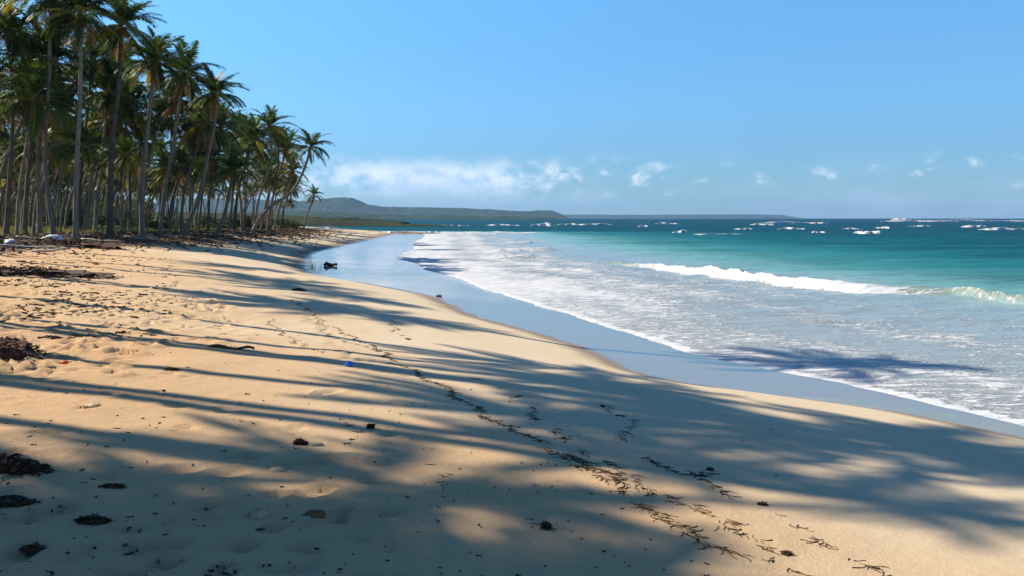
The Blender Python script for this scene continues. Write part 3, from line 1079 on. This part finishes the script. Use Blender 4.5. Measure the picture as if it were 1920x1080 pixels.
def crown_mesh(seed, n, dead):
    rr = random.Random(seed)
    V, Fc, MI = [], [], []
    for (kind, i, az_, dt, s_) in crown_plan(rr, n, dead):
        g = DEADG[i] if kind == 'dead' else FM[kind][i]
        off = 2 if kind == 'dead' else (3 if kind == 'low' and rr.random() < .25 else 0)
        m = frond_matrix(Matrix(), az_, dt, s_)
        k = len(V)
        V += [m @ v for v in g[0]]
        Fc += [tuple(a + k for a in f) for f in g[1]]
        MI += [(off if q == 0 else (2 if off == 2 else 1)) for q in g[2]]
    me = bpy.data.meshes.new('crown')
    me.from_pydata([tuple(v) for v in V], [], Fc)
    for m_ in (M_LEAF, M_RIB, M_DEAD, M_LEAF_Y):
        me.materials.append(m_)
    me.polygons.foreach_set('material_index', MI)
    return me


CR = [crown_mesh(500 + k, 22 + k, 3 + k) for k in range(5)]


SKY_PX = ([-200, 230, 300, 330, 430, 455, 515, 540, 556, 575], [-400, -60, 60, 115, 150, 220, 235, 300, 340, 380])


def grove_palm(x, y, label, group, k, rz, s_, cs=1.0):
    pxc = 960 + F * (x + 1.5) / y
    z_max = EYE + (409 - float(np.interp(pxc + 1.3 * F / y, *SKY_PX))) * y / F
    h_max = z_max - gz(x, y) - 1.6 * cs * s_
    s_ = max(.32, min(s_, h_max / TR[k % 6][1].z))
    root = empty('coconut_palm', (x, y, gz(x, y) - .05), rz)
    root.scale = (s_, s_, s_)
    tag(root, label, 'palm tree', group)
    me, top, dr = TR[k % 6]
    link_mesh('trunk', me, root)
    o = link_mesh('crown', CR[(k * 7 + int(x * 3)) % 5], root)
    o.matrix_local = Matrix.Translation(top) @ tilt_of(dr) @ Matrix.Rotation(random.uniform(0, 6.28), 4, 'Z') @ Matrix.Scale(cs, 4)
    return root


HERO_X = [(o.location.x / o.location.y * F + 960, o['label']) for o in COL.objects if o.get('category') == 'palm tree']
rg = random.Random(99)
placed = []
tries = 0
while len(placed) < 225 and tries < 20000:
    tries += 1
    y = rg.uniform(44, 175)
    x = float(tree_x(y)) - rg.random() ** 1.25 * 60 - .8
    if 960 + F * x / y < -90:
        continue
    front = x > float(tree_x(y)) - 14 and y > 72
    if any((x - a) ** 2 + (y - b) ** 2 < (18.0 if front else 4.0) for a, b in placed):
        continue
    placed.append((x, y))
    back = x < float(tree_x(y)) - 14
    grove_palm(x, y, 'slender coconut palm among the crowded trunks deep inside the grove' if back else 'coconut palm in the front rows of the grove, half hidden by its neighbours',
               'palms crowded inside the grove', rg.randrange(6), rg.uniform(-.8, .8), rg.choice([rg.uniform(.30, .55), rg.uniform(.55, .8), rg.uniform(.75, 1.0), rg.uniform(.85, 1.08)]) if y < 70 else rg.uniform(.55, .9), rg.uniform(1.05, 1.35))

NAMES = [(12, 'palm nearest the left edge'), (46, 'second palm from the left edge'), (104, 'tall palm bowing left'), (142, 'stout dark palm'), (208, 'thick bushy-topped palm'),
         (268, 'swollen-footed dark palm'), (338, 'palm sweeping right'), (402, 'bent bleached trunk'), (445, 'skyline notch'), (478, 'far cluster crown'), (520, 'end of the grove')]
ORD = ['first', 'second', 'third', 'fourth', 'fifth', 'sixth', 'seventh', 'eighth', 'ninth', 'tenth', 'eleventh', 'twelfth']
byname = {}
for o in list(COL.objects):
    if o.get('group') == 'palms crowded inside the grove' and 'front rows' in o['label']:
        pxx = 960 + F * o.location.x / o.location.y
        nm = min(NAMES, key=lambda a: abs(a[0] - pxx))[1]
        byname.setdefault(nm, []).append(o)
for nm, lst in byname.items():
    lst.sort(key=lambda o: o.location.y)
    for q, o in enumerate(lst[:12]):
        o['label'] = '%s half-hidden palm going back from the %s' % (ORD[q], nm)

# palms beside the photographer, left of the picture: their shadows lie across the near sand
SHADOW = [  # crown shadow px, height of the crown above its shadow, lateral shift of the foot, scale, where its shadow lies
    (1520, 690, 13.0, (-5.0, .4), .62, 'the edge of the surf'), (1010, 684, 12.5, (-1.0, .3), .55, 'the sand below the blue bottle cap'),
    (1090, 716, 12.5, (-1.6, -.3), .5, 'the sand close to the wet strip'),
    (980, 772, 12.0, (-2.4, .5), .5, 'the middle sand, ending in a hook'), (1540, 808, 13.0, (-1.2, -.1), .80, 'the right hand sand as the widest dark patch'),
    (1840, 850, 13.5, (-1.6, .5), .60, 'the sand at the right edge'), (700, 895, 11.0, (-1.0, .2), .50, 'the near sand left of the seaweed line'),
    (450, 1085, 12.0, (-1.0, .4), .52, 'the bottom edge of the picture'), (60, 985, 11.5, (-2.0, -.3), .42, 'the lower left corner'),
    (800, 1092, 12.5, (-1.4, .2), .45, 'the near sand around the short lone strand'), (200, 1120, 12, (-1.2, 0), .8, 'the sand below the lower left corner'), (650, 582, 14.8, (-2.6, .4), .72, 'the upper sand as a long dark band'),
    (600, 548, 15.2, (-2.5, .2), .6, 'the upper sand as a thin band'), (1660, 940, 13.0, (-1.0, .3), .30, 'the sand as a round bulge'),
    (440, 500, 14.5, (-2.5, .2), .6, 'the upper sand under the litter bank'), (480, 522, 14.5, (-2.8, .3), .7, 'the upper sand just left of the stranded log'),
    (520, 566, 14.8, (-2.8, -.3), .6, 'the upper sand beside the long dark band'), (600, 470, 14.5, (-2.5, .3), .6, 'the sand at the far end of the wet strip'),
    (1150, 850, 12.0, (-2.1, .2), .36, 'the sand left of the widest dark patch'),
]
rs = random.Random(5)
for k, (px, py, H, sh, s_, where) in enumerate(SHADOW):
    q = G(px, py)
    top = Vector((q.x, q.y, q.z)) - SD * (H / math.tan(SUN_EL)) + Vector((0, 0, H))
    fx, fy = top.x + sh[0], top.y + sh[1]
    foot = Vector((fx, fy, gz(fx, fy) - .05))
    mid = foot.lerp(top, .45) + Vector((-.35, rs.uniform(-.3, .3), 0))
    root = empty('coconut_palm', foot)
    tag(root, 'palm whose shadow falls on ' + where, 'palm tree', 'palms beside the near beach')
    vs, fs, dr = trunk_geom([Vector((0, 0, -.3)), mid - foot, top - foot], .15, .10)
    mesh_obj('trunk', vs, fs, [M_TRUNK], root)
    o = link_mesh('crown', CR[k % 5], root)
    o.matrix_local = Matrix.Translation(top - foot) @ tilt_of(dr) @ Matrix.Rotation(rs.uniform(0, 6.28), 4, 'Z') @ Matrix.Scale(s_, 4)

# ------------------------------------------------------------------ undergrowth
SHRUB = [leaf_clump_mesh('foliage', 520, 1.3, 1.5, .17, 700 + k, M_BUSH) for k in range(3)]
for k in range(46):
    y = rg.uniform(48, 170)
    x = float(tree_x(y)) - rg.uniform(5, 45)
    if 960 + F * x / y < -60:
        continue
    o = link_mesh('shrub', SHRUB[k % 3], None, (x, y, gz(x, y) - .1), (0, 0, rg.uniform(0, 6)), (rg.uniform(.8, 1.6),) * 2 + (rg.uniform(.6, 1.4),))
    tag(o, 'low leafy shrub growing between the palm trunks in the grove', 'shrub', 'shrubs in the grove')
# low bushes at the end of the beach
for px, Yb, s_, which in ((500, 104, .8, 'second from the left'), (520, 110, .9, 'in the middle'), (538, 118, .9, 'second from the right'),
                          (552, 124, .8, 'nearest the lone palm'), (485, 98, .6, 'farthest left, beside the leaning palm')):
    x = (px - 960) / F * Yb
    o = link_mesh('shrub', SHRUB[int(px) % 3], None, (x, Yb, gz(x, Yb) - .1), (0, 0, px), (s_ * 1.5, s_ * 1.5, s_))
    tag(o, 'low dark bush at the end of the grove, ' + which, 'shrub', 'bushes at the end of the grove')
# woodland closing the view behind the grove
rw = random.Random(31)
vs, fs = [], []
for _ in range(42000):
    y = rw.uniform(40, 300)
    x = float(np.interp(y, [40, 160, 200, 300], [-88, -105, -95, -125])) - rw.random() ** 1.6 * 50
    px = 960 + F * x / y
    if px < -150:
        x = (rw.uniform(-150, 520) - 960) / F * y
        if x > -75 - .12 * y:
            continue
    h = (4.6 + 4.0 * float(vnoise(np.array([x * .09]), np.array([y * .09]), 5)[0])) * rw.random() ** .6
    c = Vector((x, y, 1.4 + h))
    q = Euler((rw.uniform(0, 6.3), rw.uniform(0, 6.3), rw.uniform(0, 6.3))).to_matrix()
    s_ = rw.uniform(.3, .6)
    k = len(vs)
    for a in ((-1, 0, 0), (0, -.4, .1), (1, 0, 0), (0, .4, .1)):
        vs.append(c + q @ (Vector(a) * s_))
    fs.append((k, k + 1, k + 2, k + 3))
o = mesh_obj('distant_woodland', vs, fs, [M_BUSH], smooth=False)
tag(o, 'dim green woodland filling the gaps far behind the palm trunks', 'woodland', kind='stuff')


# ------------------------------------------------------------------ wrack, litter and driftwood
def lump_geom(rx, ry, rz_, seed, n=8, m=5, rag=.25):
    rr = random.Random(seed)
    vs, fs = [], []
    vs.append(Vector((0, 0, rz_)))
    for i in range(1, m + 1):
        a = i / m * math.pi * .62
        for j in range(n):
            th = j * 2 * math.pi / n
            r_ = 1 + rr.uniform(-rag, rag)
            vs.append(Vector((math.cos(th) * math.sin(a) * rx * r_, math.sin(th) * math.sin(a) * ry * r_, math.cos(a) * rz_ * r_)))
    for j in range(n):
        fs.append((0, 1 + j, 1 + (j + 1) % n))
    for i in range(m - 1):
        b = 1 + i * n
        for j in range(n):
            fs.append((b + j, b + n + j, b + n + (j + 1) % n, b + (j + 1) % n))
    return vs, fs


def strand(vs, fs, p, ang, L, w_, rr, h=.012):
    """a curly ribbon of weed lying on the sand"""
    n = 4
    k = len(vs)
    x, y = p
    for i in range(n + 1):
        z = gz(x, y)
        ww = w_ * math.sin(math.pi * (i + .35) / (n + .7)) * rr.uniform(.7, 1.3)
        nx, ny = -math.sin(ang) * ww, math.cos(ang) * ww
        vs += [Vector((x - nx, y - ny, z - .004)), Vector((x, y, z + h * rr.uniform(.6, 1.6))), Vector((x + nx, y + ny, z - .004))]
        ang += rr.uniform(-.7, .7)
        x += math.cos(ang) * L / n
        y += math.sin(ang) * L / n
    for i in range(n):
        a = k + 3 * i
        fs += [(a, a + 3, a + 4, a + 1), (a + 1, a + 4, a + 5, a + 2)]


LINES = [
    ([(1040, 842), (1085, 868), (1140, 890), (1185, 925)], .30, .9, 'thickest stretch of seaweed line, black in the shade'),
    ([(505, 595), (520, 620), (560, 645), (600, 665)], .10, .35, 'faint broken line of seaweed crumbs high on the middle sand'),
    ([(545, 560), (600, 600), (660, 630), (716, 655)], .12, .5, 'curved line of seaweed crumbs leading down from the second tree shadow'),
    ([(600, 600), (612, 625), (640, 640), (690, 650)], .12, .4, 'short hooked line of seaweed crumbs beside the curved one'),
    ([(716, 655), (735, 680), (800, 710), (850, 740), (900, 775), (960, 800), (1030, 835), (1080, 865), (1140, 890), (1185, 925)], .26, .5, 'main dark seaweed line running down the middle of the sand, thickest in the shade'),
    ([(1195, 935), (1240, 965), (1290, 992), (1330, 1012), (1390, 1038)], .30, .8, 'lower end of the main seaweed line on the sunlit sand'),
    ([(735, 600), (740, 625), (765, 635)], .06, .5, 'two or three seaweed crumbs right of the curved line'),
    ([(860, 695), (900, 712), (950, 735), (985, 760), (1000, 780)], .14, .6, 'thin seaweed line to the right of the main one, in front of the crown shadow'),
    ([(985, 770), (1030, 800), (1045, 815), (1075, 840), (1100, 850)], .16, .6, 'thin seaweed line in the shade right of the main one'),
    ([(1130, 860), (1180, 885), (1240, 925), (1270, 935)], .16, .6, 'short seaweed line beside the thickest stretch of the main one'),
    ([(1215, 850), (1270, 885), (1320, 880), (1340, 905), (1380, 930)], .18, .6, 'kinked seaweed line in the shade of the big crown'),
    ([(1410, 940), (1450, 962), (1500, 990), (1560, 1030), (1620, 1050), (1680, 1085)], .20, .7, 'rightmost seaweed line running to the bottom edge of the picture'),
    ([(1250, 935), (1300, 950), (1360, 985), (1420, 1015), (1440, 1030)], .18, .6, 'seaweed line between the main one and the rightmost one'),
    ([(1120, 760), (1135, 775), (1180, 790), (1175, 830)], .08, .5, 'scattered seaweed crumbs by the hooked edge of the palm shadow'),
    ([(775, 850), (800, 870), (818, 885), (822, 905)], .10, .6, 'short upright seaweed line in the shade left of the main one'),
    ([(970, 965), (1000, 978)], .05, .6, 'short lone seaweed strand on the sunlit patch near the bottom'),
    ([(1460, 1040), (1475, 1060), (1520, 1078)], .10, .8, 'seaweed scraps at the bottom edge right of the middle'),
    ([(600, 770), (650, 800), (700, 805), (640, 830)], .06, .5, 'sparse seaweed crumbs around the near sunlit strip'),
]
rl = random.Random(11)
for k, (pts, dens, size, lab) in enumerate(LINES):
    g3 = [G(a, b) for a, b in pts]
    vs, fs = [], []
    for a, b in zip(g3[:-1], g3[1:]):
        L = (b - a).length
        ang = math.atan2(b.y - a.y, b.x - a.x)
        n = max(3, int(L * 58 * (dens / .18) ** .7))
        for i in range(n):
            if False:
                continue
            t = rl.random()
            if vnoise(np.array([a.x * 3 + t * L * 5]), np.array([k * 7.7]), 3)[0] < .22:
                continue
            p = a.lerp(b, t)
            off = rl.gauss(0, .016) + .05 * math.sin(t * L * 6 + k)
            strand(vs, fs, (p.x - math.sin(ang) * off, p.y + math.cos(ang) * off), ang + .25 * math.sin(t * 9 + k) + rl.gauss(0, .25), rl.uniform(.04, .12) * (size + .3), rl.uniform(.0018, .0042) * (size + .3), rl, .004)
    o = mesh_obj('seaweed_line', vs, fs, [M_WEED], smooth=False)
    tag(o, lab, 'seaweed', kind='stuff')

# crumbs of weed and leaf strewn over the sand
vs, fs = [], []
for _ in range(520):
    px, py = rl.uniform(-80, 1500), 470 + 620 * rl.random() ** .8
    if px > 500 + (py - 470) * 1.5 and rl.random() < .9:
        continue
    q = G(px, py)
    if q.x > float(wet_x(q.y)) - .4:
        continue
    s_ = rl.uniform(.3, 1.0) * (1.0 if px < 500 else .6)
    strand(vs, fs, (q.x, q.y), rl.uniform(-3, 3), .055 * s_, .009 * s_, rl, .006)
o = mesh_obj('beach_crumbs', vs, fs, [M_WEED], smooth=False)
tag(o, 'small dark crumbs of leaf and weed strewn over the dry sand', 'beach litter', kind='stuff')

# litter bank along the grove: sticks, husks, leaves
vs, fs = [], []
for _ in range(9000):
    y = 24 + 110 * rl.random() ** 1.3
    x = float(tree_x(y)) + rl.gauss(.5, 2.4)
    if 960 + F * x / y < -80:
        continue
    z = gz(x, y)
    q = Euler((rl.uniform(-.5, .5), rl.uniform(-.5, .5), rl.uniform(0, 6.3))).to_matrix()
    L, w_ = rl.uniform(.05, .32) ** 1.1, rl.uniform(.01, .05)
    k = len(vs)
    c = Vector((x, y, z + rl.uniform(.0, .10)))
    for a in ((-L, -w_, 0), (L, -w_, 0), (L, w_, 0), (-L, w_, 0), (0, 0, w_ * 1.5)):
        vs.append(c + q @ Vector(a))
    fs += [(k, k + 1, k + 4), (k + 1, k + 2, k + 4), (k + 2, k + 3, k + 4), (k + 3, k, k + 4)]
o = mesh_obj('leaf_litter', vs, fs, [mat_simple('litter_brown', (0.03, 0.02, 0.013), (0.16, 0.10, 0.055), 1.5, .9)], smooth=False)
tag(o, 'dark brown bank of fallen leaves, husks and sticks along the foot of the palms', 'leaf litter', kind='stuff')

vs, fs = [], []
for _ in range(4200):
    px, py = rl.uniform(-120, 330), 446 + 190 * rl.random() ** 1.6
    if rl.random() < (px / 330) * .8:
        continue
    q = G(px, py)
    if float(vnoise(np.array([q.x * .8]), np.array([q.y * .5]), 14)[0]) < .40 + .25 * (py > 540):
        continue
    strand(vs, fs, (q.x, q.y), rl.uniform(-3, 3), rl.uniform(.05, .20), rl.uniform(.003, .011), rl, .015)
o = mesh_obj('dry_weed_scraps', vs, fs, [M_WEED], smooth=False)
tag(o, 'brown scraps of weed and leaf scattered over the upper sand at the left', 'beach litter', kind='stuff')

# grass tufts on the grove floor
vs, fs = [], []
for _ in range(9000):
    y = rl.uniform(48, 130)
    x = float(tree_x(y)) - rl.uniform(1.0, 22)
    if 960 + F * x / y < -60 or float(vnoise(np.array([x * .4]), np.array([y * .4]), 9)[0]) < .42:
        continue
    z = gz(x, y)
    for b in range(2):
        th = rl.uniform(0, 6.28)
        h = rl.uniform(.12, .38)
        k = len(vs)
        dx, dy = math.cos(th) * .035, math.sin(th) * .035
        vs += [Vector((x - dx, y - dy, z - .02)), Vector((x + dx, y + dy, z - .02)), Vector((x + dy * 4, y + dx * 4, z + h))]
        fs.append((k, k + 1, k + 2))
o = mesh_obj('grass', vs, fs, [mat_leaf('grass_blade', (0.07, 0.09, 0.02), (0.20, 0.19, 0.05))], smooth=False)
tag(o, 'thin yellow green grass on the floor of the palm grove', 'grass', kind='stuff')


def clump(px, py, sx, sy, h, n, lab, mat, cat='seaweed', seed=0, name='seaweed_clump', sz=1.0, strands=True):
    q = G(px, py)
    rr = random.Random(seed + int(px * 3 + py))
    vs, fs = [], []
    v2, f2 = lump_geom(sx * .85, sy * .85, h * .7, seed + 3, 14, 6, .3)
    vs += [q + v - Vector((0, 0, .02)) for v in v2]
    fs += f2
    for _ in range(n):
        a, r_ = rr.uniform(0, 6.28), rr.random() ** .6
        c = Vector((q.x + math.cos(a) * r_ * sx, q.y + math.sin(a) * r_ * sy, 0))
        c.z = gz(c.x, c.y) + h * (1 - r_ * r_) * rr.uniform(.4, 1.05)
        k = len(vs)
        m = Euler((rr.uniform(-.6, .6), rr.uniform(-.6, .6), rr.uniform(0, 6.3))).to_matrix()
        L, w_ = rr.uniform(.012, .045) * sz, rr.uniform(.006, .018) * sz
        for a_ in ((-L, 0, 0), (0, -w_, L * .2), (L, 0, 0), (0, w_, L * .25)):
            vs.append(c + m @ Vector(a_))
        fs += [(k, k + 1, k + 2, k + 3)]
    o = mesh_obj(name, [v - q for v in vs], fs, [mat], smooth=False)
    o.location = q
    return tag(o, lab, cat)


clump(-25, 672, .55, .65, .24, 900, 'reddish brown heap of dried seaweed cut off by the left edge, the upper one', M_WEED_R, seed=1)
clump(-12, 885, .34, .16, .09, 500, 'dark heap of dried seaweed at the left edge, the lower flat one', M_WEED_R, seed=2)
clump(20, 945, 0.154, 0.075, 0.035, 260, 'small black clump of seaweed in the shade near the lower left corner', M_WEED, seed=3, sz=.8)
clump(175, 975, 0.084, 0.045, 0.025, 160, 'curled black scrap of seaweed in the shade near the bottom left', M_WEED, seed=4, sz=.8)
clump(210, 913, 0.070, 0.022, 0.014, 90, 'thin dark scrap of weed lying flat above the curled one', M_WEED, seed=5, sz=.8)
clump(60, 1028, 0.049, 0.030, 0.014, 90, 'small dark scrap of weed at the lower left corner', M_WEED, seed=6, sz=.8)
clump(563, 832, .045, .03, .035, 80, 'dark knot of weed on the sunlit strip, left of the pale husk', M_WEED, seed=7)
clump(1430, 944, 0.025, 0.017, 0.012, 60, 'dark knot of weed at the top of the rightmost seaweed line', M_WEED, seed=8, sz=.6)
clump(1332, 878, 0.025, 0.017, 0.018, 60, 'black knot of weed standing up in the shade of the big crown', M_WEED, seed=9, sz=.6)
clump(1130, 765, 0.025, 0.017, 0.012, 60, 'dark knot of weed by the hooked edge of the palm shadow', M_WEED, seed=10, sz=.6)
clump(1475, 1038, 0.025, 0.017, 0.012, 60, 'dark knot of weed near the bottom edge, right of the middle', M_WEED, seed=11, sz=.6)
clump(1024, 984, .022, .018, .03, 40, 'tiny upright dark scrap on the sunlit patch near the bottom', M_WEED, seed=12)
clump(765, 636, 0.040, 0.022, 0.018, 60, 'small dark scrap of weed high on the middle sand', M_WEED, seed=13, sz=.6)
clump(322, 697, 0.080, 0.039, 0.030, 120, 'low dark scrap of leaf on the sand at the edge of a trunk shadow', M_WEED, seed=14, sz=.6)
clump(560, 545, .16, .2, .05, 160, 'flat clump of green brown weed in the middle of the far tree shadow', M_WEED, seed=15, sz=1.5)
clump(823, 556, .10, .08, .06, 60, 'tiny dark stone-like scrap on the wet sand', M_DWOOD, seed=16, cat='beach litter', name='driftwood_scrap')
clump(695, 803, .03, .02, .025, 40, 'small black scrap on the sand in the broad trunk shadow', M_WEED, seed=17)
clump(130, 462, 2.4, 1.0, .22, 900, 'broad dark mat of seaweed and leaves on the upper sand under the palms', M_WEED_R, seed=18, sz=3)
clump(45, 515, 2.2, .8, .18, 800, 'long dark mat of seaweed at the left where the first tree shadow starts', M_WEED, seed=19, sz=2.5)


def piece(name, px, py, geo, mats, lab, cat, rz=0, dz=0.0, smooth=True):
    q = G(px, py)
    o = mesh_obj(name, geo[0], geo[1], mats, smooth=smooth)
    o.location = q + Vector((0, 0, dz))
    o.rotation_euler = (0, 0, rz)
    return tag(o, lab, cat)


piece('coconut_husk', 483, 962, lump_geom(.062, .045, .042, 41, 12, 7, .10), [M_SPONGE], 'pale brown coconut husk on the near sand in the lower left', 'coconut husk', .4)
piece('coconut_husk', 590, 834, lump_geom(.06, .035, .022, 42, 12, 7, .22), [M_SPONGE], 'flat pale husk on the sunlit strip right of the dark knot of weed', 'coconut husk')
piece('coconut_husk', 520, 884, lump_geom(.05, .035, .026, 43, 12, 7, .15), [M_SPONGE], 'small pale husk at the edge of the shade below the long trunk shadow', 'coconut husk')
piece('coconut_husk', 172, 768, lump_geom(.075, .05, .022, 44, 12, 7, .18), [M_SPONGE], 'pale husk half buried in the sand at the left between trunk shadows', 'coconut husk')
piece('coconut_husk', 590, 962, lump_geom(.06, .04, .028, 45, 12, 7, .2), [M_DEAD], 'brown husk half buried right of the pale husk in the lower left', 'coconut husk')


def log_geom(L, r_, seed, bend=.1, n=12, sides=9):
    rr = random.Random(seed)
    vs, fs = [], []
    for i in range(n + 1):
        t = i / n
        c = Vector(((t - .5) * L, bend * L * math.sin(t * 3.1), r_ * .8 + .02 * math.sin(t * 9)))
        rad = r_ * (1 - .25 * t) * rr.uniform(.86, 1.12)
        for k in range(sides):
            th = k * 2 * math.pi / sides
            vs.append(c + Vector((0, math.cos(th) * rad, math.sin(th) * rad)))
        if i:
            b = i * sides
            for k in range(sides):
                fs.append((b - sides + k, b - sides + (k + 1) % sides, b + (k + 1) % sides, b + k))
    fs.append(tuple(range(sides - 1, -1, -1)))
    fs.append(tuple(range(n * sides, n * sides + sides)))
    return vs, fs


# dark log stranded on the wet sand
q = G(620, 499)
root = empty('stranded_log', q, R(-6))
tag(root, 'short black log stranded on the wet sand by the water', 'log')
g = log_geom(.66, .095, 71)
mesh_obj('trunk', g[0], g[1], [M_DWOOD], root)
g = log_geom(.24, .055, 72)
o = mesh_obj('stub', g[0], g[1], [M_DWOOD], root)
o.location = (-.22, -.05, .10)
o.rotation_euler = (.2, -.7, .6)

# fallen frond rib lying on the sand
q = G(432, 657)
root = empty('fallen_frond', q, R(-12))
tag(root, 'dark curved fallen palm frond lying on the sand', 'palm frond')
g = log_geom(.62, .022, 73, .10)
mesh_obj('rib', g[0], g[1], [M_WEED], root)
vs, fs = [], []
rr = random.Random(8)
for i in range(26):
    t = i / 25
    c = Vector(((t - .5) * .6, .062 * math.sin(t * 3.1), .02))
    s_ = -1 if i % 2 else 1
    k = len(vs)
    l_ = .09 * math.sin(math.pi * (t * .8 + .1))
    vs += [c - Vector((.012, 0, 0)), c + Vector((.012, 0, 0)), c + Vector((l_ * .9, s_ * l_, rr.uniform(.0, .04)))]
    fs.append((k, k + 1, k + 2))
mesh_obj('leaflets', vs, fs, [M_WEED], root, smooth=False)['kind'] = 'stuff'

# blue bottle cap: top disc and ribbed skirt
q = G(655, 690)
root = empty('bottle_cap', q)
tag(root, 'bright blue plastic bottle cap lying on the sand', 'bottle cap')
vs, fs = [], []
n = 24
for (r_, z) in ((.0, .032), (.034, .032), (.040, .027), (.042, .0), (.036, .0), (.034, .022)):
    for k in range(n):
        th = k * 2 * math.pi / n
        rk = r_ + (.0015 * (k % 2) if .039 < r_ < .045 else 0)
        vs.append((math.cos(th) * rk, math.sin(th) * rk, z))
for i in range(5):
    for k in range(n):
        fs.append((i * n + k, (i + 1) * n + k, (i + 1) * n + (k + 1) % n, i * n + (k + 1) % n))
o = mesh_obj('cap', vs, fs, [M_BLUE], root)
o.rotation_euler = (.35, .1, 0)
o.location.z = .012
g = lump_geom(.075, .022, .010, 81, 12, 5, .2)
o = mesh_obj('label_shred', g[0], g[1], [M_PLAST], root)
o.location = (-.02, .012, 0)

# white foam float at the left, white rubbish under the palms, red scrap
piece('foam_float', 11, 515, lump_geom(.17, .10, .09, 82, 14, 7, .08), [M_PLAST], 'small white foam block at the left edge on dark seaweed', 'foam block')
piece('red_cap', 121, 680, lump_geom(.04, .03, .022, 83, 12, 6, .12), [M_RED], 'small red scrap of plastic on the sand near the left seaweed heap', 'plastic scrap')
piece('foam_float', 20, 460, lump_geom(.30, .2, .22, 84, 12, 6, .18), [M_PLAST], 'white plastic lump at the left under the palms', 'plastic lump')
piece('foam_float', 100, 452, lump_geom(.42, .2, .17, 85, 12, 6, .3), [M_PLAST], 'torn white plastic under the palms, right of the white lump', 'plastic lump', .3)
rr = random.Random(17)
for k, (px, py, L, rz, lab) in enumerate([
    (62, 452, 1.9, -.25, 'pale driftwood branch leaning across the white rubbish under the palms'),
    (50, 468, 2.4, .06, 'long pale driftwood pole lying below the white rubbish'),
    (95, 474, 1.5, -.12, 'short pale driftwood stick at the lower edge of the rubbish heap'),
    (140, 446, 1.6, .2, 'pale driftwood stick by the foot of the stout dark palm'),
    (190, 455, 2.2, -.18, 'driftwood stick on dark litter right of the stout dark palm'),
    (262, 452, 2.0, -.3, 'driftwood stick on the litter below the swollen-footed palm'),
    (320, 447, 2.0, -.1, 'driftwood stick on the litter left of the bent bleached trunk'),
    (375, 442, 1.8, .15, 'driftwood stick close to the foot of the bent bleached trunk'),
    (430, 446, 1.6, -.1, 'driftwood stick on the upper sand right of the bent bleached trunk')]):
    g = log_geom(L, rr.uniform(.035, .06), 90 + k, rr.uniform(-.1, .1))
    q = G(px, py)
    o = mesh_obj('driftwood', g[0], g[1], [M_WOOD])
    o.location = q + Vector((0, 0, .05))
    o.rotation_euler = (0, rr.uniform(-.08, .08), rz)
    tag(o, lab, 'driftwood')

# ------------------------------------------------------------------ air
def haze_box():
    m = bpy.data.materials.new('air')
    m.use_nodes = True
    t = NT(m.node_tree)
    t.n.clear()
    out = t.node('ShaderNodeOutputMaterial')
    v = t.node('ShaderNodeVolumePrincipled', {'Color': (0.33, 0.60, 1.0, 1), 'Density': HAZE, 'Anisotropy': 0.1})
    t.l.new(v.outputs[0], out.inputs[1])
    x0, x1, y0, y1, z0, z1 = -9000, 9000, -600, 9500, -5, 130
    vs = [(x, y, z) for z in (z0, z1) for y in (y0, y1) for x in (x0, x1)]
    fs = [(0, 2, 3, 1), (4, 5, 7, 6), (0, 1, 5, 4), (2, 6, 7, 3), (0, 4, 6, 2), (1, 3, 7, 5)]
    o = mesh_obj('haze', vs, fs, [m], smooth=False)
    tag(o, 'pale sea air between the viewer and the hills', 'haze', kind='stuff')


HAZE = 0.00009
haze_box()
